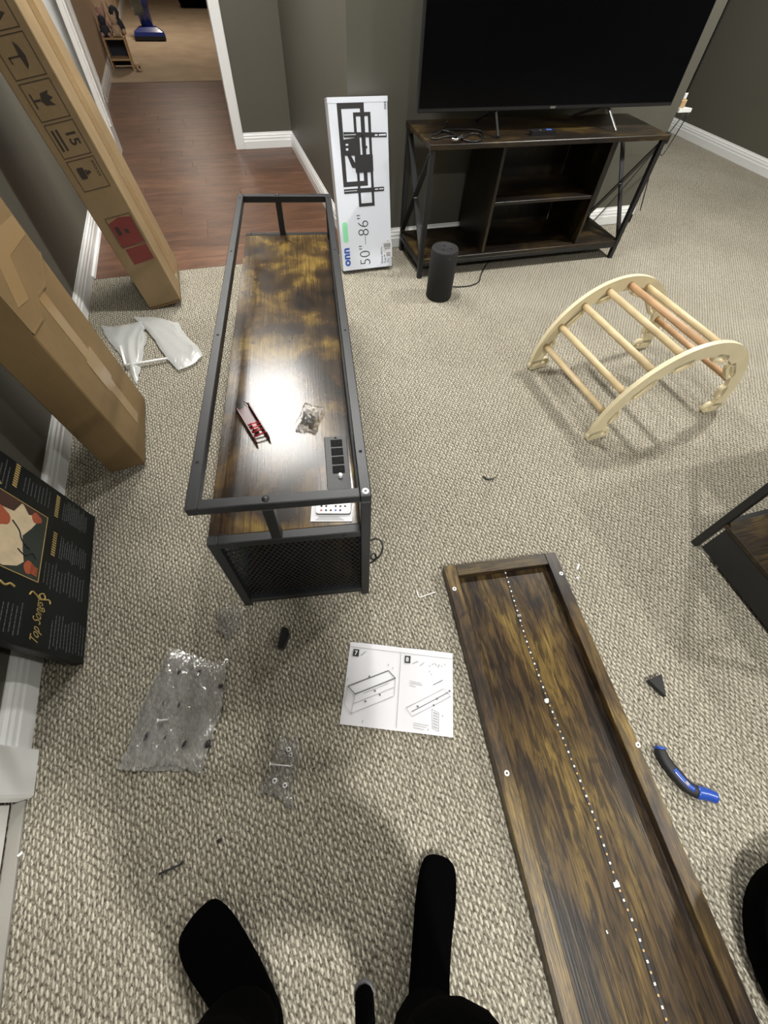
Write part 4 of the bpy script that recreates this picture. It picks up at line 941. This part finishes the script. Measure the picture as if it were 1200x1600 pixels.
plush(-.820, 7.755, .2635, 1.0, 'toyd', 'toyp', 'dark soft toy with pale ears, front left on the toy shelf'); plush(-.700, 7.755, .2635, 1.0, 'toyc', 'toyc', 'cream soft toy, front right on the toy shelf')
plush(-.820, 7.885, .2635, 1.3, 'toyp', 'toyc', 'pink soft toy behind the dark one on the toy shelf'); plush(-.680, 7.885, .2635, 1.35, 'toyd', 'toyc', 'tall dark soft toy behind the cream one on the toy shelf')
rl = thing('tape_roll', 'small cream roll on the tan carpet beside the toy shelf', 'roll', T(-.585, 7.66, .0395) @ RZ(.5) @ RX(pi / 2))
MB().band([(.032 * cos(2 * pi * k / 20), .032 * sin(2 * pi * k / 20)) for k in range(20)], [(.014 * cos(2 * pi * k / 20), .014 * sin(2 * pi * k / 20)) for k in range(20)], -.035, .035).build('roll', 'toyc', rl)
vc = thing('vacuum_cleaner', 'glossy dark blue upright vacuum cleaner on the tan carpet behind the toy shelf', 'vacuum', T(-.44, 9.38, .006) @ RZ(-.02))
MB().prism([(-.20, 0), (.20, 0), (.21, .06), (.17, .16), (.10, .20), (.08, .30), (-.08, .30), (-.10, .20), (-.18, .16), (-.21, .06)], .012, .05).build('head_base', 'rubber', vc)
b = MB(); L0 = [(-.20, 0), (.20, 0), (.21, .06), (.17, .16), (.10, .20), (.08, .30), (-.08, .30), (-.10, .20), (-.18, .16), (-.21, .06)]
n = len(L0); vs = [(x, y, .05) for x, y in L0] + [(x * .94, y * .9 + .02, .085) for x, y in L0] + [(x * .6, y * .7 + .07, .125) for x, y in L0]
b.add(vs, [(i + l * n, (i + 1) % n + l * n, (i + 1) % n + (l + 1) * n, i + (l + 1) * n) for l in (0, 1) for i in range(n)] + [tuple(range(2 * n, 3 * n))]).build('hood', 'navy', vc)
MB().tube([(0, .18, .10), (-.02, .24, .35), (-.03, .30, .70), (-.03, .34, .95)], [.075, .10, .09, .05], 16).build('body', 'navy', vc)
MB().tube([(-.06, .15, .22), (-.07, .19, .50)], [.075, .08], 16).build('dust_bin', 'glassy', vc)
MB().tube([(-.03, .34, .95), (-.03, .40, 1.15)], .018, 10).build('handle', 'rubber', vc)
bgk = thing('duffel_bag', 'black bag on the tan carpet at the far end of the far room', 'bag', T(.34, 12.4, .006))
MB().tube([(-.27, 0, .11), (-.24, 0, .12), (0, 0, .13), (.24, 0, .12), (.27, 0, .11)], [.06, .11, .118, .11, .06], 18).build('body', 'matte', bgk)
MB().tube(smooth([(-.12, -.03, .23), (-.08, -.04, .33), (.08, -.04, .33), (.12, -.03, .23)], 5), .012, 8).build('handle', 'matte', bgk)
# black padded pouf at the lower right edge
pf = thing('pouf', 'black rounded padded pouf at the lower right edge beside the loose top', 'pouf', T(.878, -.605, 0))
MB().lathe([(.001, 0), (.14, .002), (.175, .02), (.188, .07), (.185, .14), (.165, .20), (.11, .225), (.001, .23)], 40).build('cushion', 'matte', pf)
MB().tube([(.187 * cos(a), .187 * sin(a), .105) for a in [2 * pi * k / 40 for k in range(40)]], .004, 6, closed=True).build('piping', 'matte', pf)

# ------------------------------------------------------------------ person
def skin_body(name, pts, edges, mat, parent, root=0, sub=2):
    me = bpy.data.meshes.new(name); me.from_pydata([p[:3] for p in pts], edges, []); me.update()
    o = bpy.data.objects.new(name, me); C.objects.link(o); o.parent = parent
    sk = o.modifiers.new('skin', 'SKIN'); sk.use_smooth_shade = True
    if not me.skin_vertices: me.skin_vertices.new()
    for i, p in enumerate(pts):
        r = p[3]; sv = me.skin_vertices[0].data[i]
        sv.radius = r if isinstance(r, tuple) else (r, r); sv.use_root = (i == root)
    ss = o.modifiers.new('sub', 'SUBSURF'); ss.levels = sub; ss.render_levels = sub
    me.materials.append(M[mat]); return o
pe = thing('person', 'person in black socks, loose black trousers and black hoodie standing at the bottom edge', 'person', RZ(-R(21)))
# body: one continuous clothed figure, facing +y in its own frame
P = [(-.01, -.32, .86, .150), (-.015, -.265, 1.00, .160), (0, -.30, 1.18, .150), (0, -.36, 1.34, .12), (0, -.35, 1.44, .055), (0, -.33, 1.52, .05),
     (.09, -.34, .78, .110), (.140, -.285, .50, .092), (.152, -.355, .30, .080), (.154, -.375, .14, .084), (.154, -.375, .085, .078),
     (-.11, -.34, .78, .110), (-.165, -.325, .49, .088), (-.182, -.375, .30, .078), (-.190, -.385, .15, .082), (-.188, -.385, .09, .076),
     (.15, -.36, 1.36, .075), (.25, -.33, 1.16, .055), (.17, -.17, 1.20, .045), (.125, -.105, 1.235, .036),
     (-.15, -.36, 1.36, .075), (-.25, -.33, 1.16, .055), (-.17, -.17, 1.20, .045), (-.125, -.105, 1.235, .036)]
Ed = [(0, 1), (1, 2), (2, 3), (3, 4), (4, 5), (0, 6), (6, 7), (7, 8), (8, 9), (9, 10), (0, 11), (11, 12), (12, 13), (13, 14), (14, 15), (3, 16), (16, 17), (17, 18), (18, 19), (3, 20), (20, 21), (21, 22), (22, 23)]
skin_body('clothed_body', P, Ed, 'matte', pe)
def foot(toe, heel, ank, k=1.0):
    t = Vector((*toe, 0)); h = Vector((*heel, 0)); d = (t - h)
    pts = [(h.x, h.y, .035, (.036, .033)), *[((h + d * f).x, (h + d * f).y, z, (w_ * k, hh)) for f, z, w_, hh in ((.18, .040, .038, .038), (.42, .036, .041, .034), (.66, .030, .047, .028), (.84, .024, .044, .022), (.95, .019, .032, .016))], (ank[0], ank[1], .10, (.042, .042)), (ank[0], ank[1], .17, (.044, .044))]
    return skin_body('sock', pts, [(0, 1), (1, 2), (2, 3), (3, 4), (4, 5), (1, 6), (6, 7)], 'matte', pe, 1)
foot((.192, -.098), (.148, -.385), (.152, -.362), 1.08)
foot((-.365, -.236), (-.125, -.415), (-.175, -.385), 1.42)
hd = MB()
vs = []; n1, n2 = 20, 14
for j in range(n2 + 1):
    ph = pi * j / n2
    for i in range(n1):
        a = 2 * pi * i / n1; x = .076 * sin(ph) * cos(a); y = .092 * sin(ph) * sin(a); z = .118 * cos(ph)
        if z < 0: x *= 1 + z * 2.4; 
        if sin(a) > .85 and abs(z + .01) < .035: y += .014 * (sin(a) - .85) / .15
        vs.append((x, y, z))
fs = [(j * n1 + i, j * n1 + (i + 1) % n1, (j + 1) * n1 + (i + 1) % n1, (j + 1) * n1 + i) for j in range(n2) for i in range(n1)]
hm = T(0, -.30, 1.60) @ RX(R(-32))
hd.add(vs, fs, hm, True); hd.lathe([(.001, .018), (.008, .012), (.012, 0), (.004, -.012)], 8, hm @ T(0, .092, -.012) @ RX(-.2))
for s_ in (-1, 1): hd.lathe([(.001, .006), (.018, .004), (.022, 0), (.012, -.006)], 10, hm @ T(s_ * .078, 0, 0) @ RY(s_ * pi / 2))
hd.build('head', 'skin', pe)
b = MB()
for s_ in (-1, 1): b.lathe([(.001, .006), (.009, .004), (.012, 0)], 10, hm @ T(s_ * .030, .078, .012) @ RX(-pi / 2))
b.box(-.024, .024, .083, .088, -.062, -.056, hm, c=.001); b.build('eyes_and_mouth', 'hair', pe)
MB().add([(x * 1.09, y * 1.07 - .012, z * 1.09 + .006) for x, y, z in vs[:n1 * 8]], fs[:n1 * 7], hm, True).build('hair', 'hair', pe)
for s_ in (-1, 1):
    w_ = Vector((s_ * .118, -.092, 1.240))
    pts = [(w_.x, w_.y, w_.z, .022), (w_.x - s_ * .02, w_.y + .014, w_.z + .02, (.030, .018)), (w_.x - s_ * .038, w_.y + .020, w_.z + .045, (.034, .017))]; ed = [(0, 1), (1, 2)]
    for k, (dx, L) in enumerate(((.022, .062), (.008, .070), (-.007, .064), (-.021, .050))):
        b0 = Vector((pts[2][0] + dx * .8, pts[2][1] - .004, pts[2][2] + .012)); i0 = len(pts)
        pts += [(b0.x, b0.y, b0.z, .0085), (b0.x - s_ * .006, b0.y + .004, b0.z + L * .45, .0080), (b0.x - s_ * .016, b0.y + .000, b0.z + L * .85, .0072)]
        ed += [(2, i0), (i0, i0 + 1), (i0 + 1, i0 + 2)]
    i0 = len(pts); pts += [(w_.x - s_ * .044, w_.y + .026, w_.z + .014, .010), (w_.x - s_ * .062, w_.y + .024, w_.z + .034, .0085)]; ed += [(1, i0), (i0, i0 + 1)]
    skin_body('hand', pts, ed, 'skin', pe, 0, 1)
pi_ = pe.matrix_world.inverted()
d0, d1 = pi_ @ F(569, 1549, 1.0), pi_ @ F(572, 1640, 1.03)
MB().tube([d1, d0], .0042, 10).build('drawstring', 'matte', pe)
MB().tube([d0 + (d1 - d0) * .10, d0, d0 + (d0 - d1) * .03], [.0047, .0047, .003], 10).build('drawstring_tip', 'inkg', pe)
